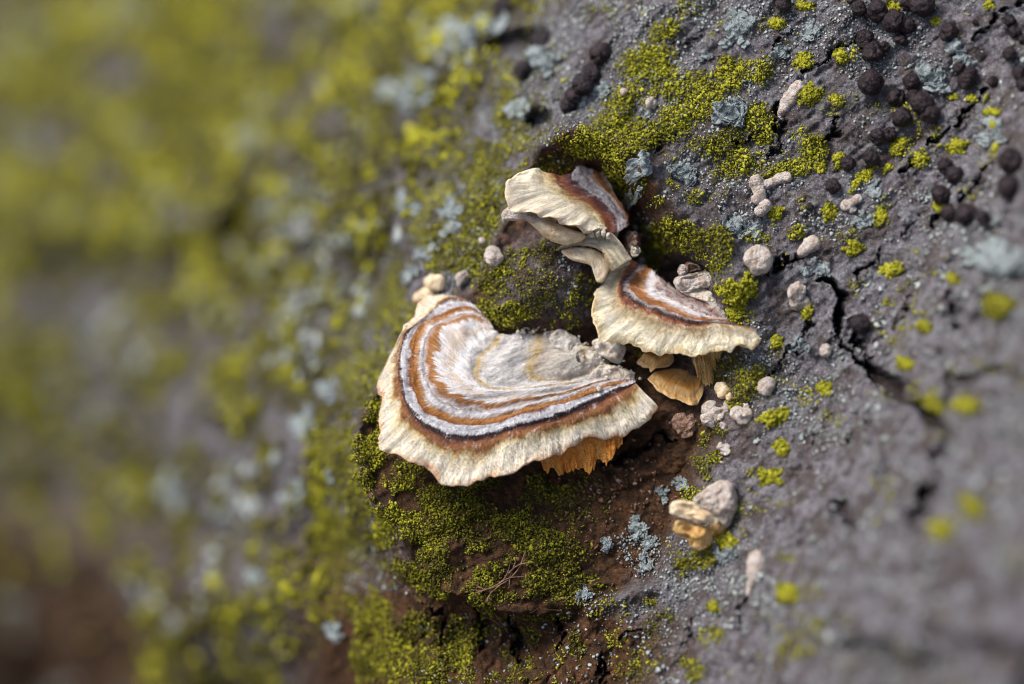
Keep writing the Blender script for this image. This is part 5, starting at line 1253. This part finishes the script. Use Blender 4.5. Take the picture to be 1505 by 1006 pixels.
# ------------------------------------------------------------------ dry rootlets on the stub rim
root = empty('dry_rootlet', at(720, 880, -.3), 'tangle of thin dry rootlets hanging over the mossy rim of the stub', 'rootlet')
def strand(pts, r, lift=.05):
    S = catmull(np.array(pts, float), 40)
    X, Y = spot(S[:, 0], S[:, 1]); D0 = surf(X, Y)
    D0 = np.minimum(D0, np.convolve(np.pad(D0, 6, mode='edge'), np.ones(13) / 13, 'valid')) - lift - .05 * np.abs(noise(np.linspace(0, 6, 40), 0 * X, seed=int(pts[0][0])))
    C = at(S[:, 0], S[:, 1], D0)
    T = np.gradient(C, axis=0); T /= np.linalg.norm(T, axis=1)[:, None]
    A1 = np.cross(T, F_); A1 /= np.linalg.norm(A1, axis=1)[:, None]; A2 = np.cross(T, A1)
    th = np.arange(5) / 5 * 2 * np.pi; rr = r * np.linspace(1.2, .5, 40)
    V = C[None] + rr[None, :, None] * (np.cos(th)[:, None, None] * A1 + np.sin(th)[:, None, None] * A2)
    mk('strand', V.reshape(-1, 3), gridfaces(5, 40, True), MROOT, root)
for pts in [[(752, 838), (735, 860), (720, 874), (708, 900), (706, 934)], [(772, 812), (762, 836), (742, 856), (712, 868), (690, 866)], [(716, 892), (728, 904), (740, 920), (746, 930)],
            [(706, 912), (716, 908), (728, 914), (738, 922)], [(742, 848), (760, 832), (780, 828), (796, 838)], [(700, 872), (726, 862), (748, 850), (770, 848)], [(724, 866), (716, 884), (714, 904)],
            [(758, 826), (750, 846), (748, 866)], [(694, 858), (712, 866), (728, 862), (744, 846), (752, 820)]]:
    strand(pts, .011)

# ------------------------------------------------------------------ bark flakes and a few loose bits (parts of the trunk)
def flake(x, y, L, wd, rot, lift=.03):
    X0, Y0 = spot(x, y); k0 = (DIST + float(surf(X0, Y0))) / DIST / 100; a = math.radians(rot)
    n, m = 12, 7
    u, v_ = np.meshgrid(np.linspace(-1, 1, n), np.linspace(-1, 1, m), indexing='ij')
    wv = wd * k0 * np.sqrt(np.clip(1 - np.abs(u) ** 2.4, .02, 1)) * (1 + .3 * noise(u * 3 + x, 0 * u, seed=8))
    lx_, ly_ = u * L * k0, v_ * wv
    X = X0 + lx_ * math.cos(a) - ly_ * math.sin(a); Y = Y0 + lx_ * math.sin(a) + ly_ * math.cos(a)
    h = .01 + lift * (v_ + 1) * (.6 + .4 * u) + .01 * noise(X * 8, Y * 8, seed=9)
    V = W(X, Y, surf(X, Y)) + normals(X, Y, .15) * h[..., None]
    o = mk('bark_flake', V.reshape(-1, 3), gridfaces(n, m), MB, trunk, attrs=dict(wood=bil(brown_a, X, Y).ravel(), algae=bil(dens, X, Y).ravel() * .6, crack=np.zeros(n * m)))
    so = o.modifiers.new('thickness', 'SOLIDIFY'); so.thickness = .02; so.offset = -1
for f in [(1148, 205, 22, 9, 75), (1385, 40, 18, 9, 10), (1460, 205, 24, 12, 35), (1337, 240, 16, 8, 40), (1332, 88, 16, 8, 15), (1220, 160, 14, 9, 20), (1170, 395, 18, 8, 30), (1030, 250, 20, 10, 40), (925, 240, 22, 9, -40),
          (1345, 275, 10, 6, 50), (1205, 300, 12, 7, 10), (1085, 480, 12, 8, 60), (985, 690, 18, 8, 15), (955, 668, 20, 9, 20), (905, 850, 24, 9, 10), (800, 900, 26, 8, 5), (1300, 160, 14, 6, 30), (1010, 40, 12, 7, 20), (870, 930, 20, 9, 60), (640, 950, 18, 10, 80), (1270, 640, 18, 12, 40), (1350, 680, 20, 12, 60), (940, 660, 16, 10, 30)]:
    flake(*f)
print('objects', len(bpy.data.objects), 'tris', sum(sum(len(p.vertices) - 2 for p in m.polygons) if len(m.polygons) < 1 else len(m.loops) - 2 * len(m.polygons) for m in bpy.data.meshes))
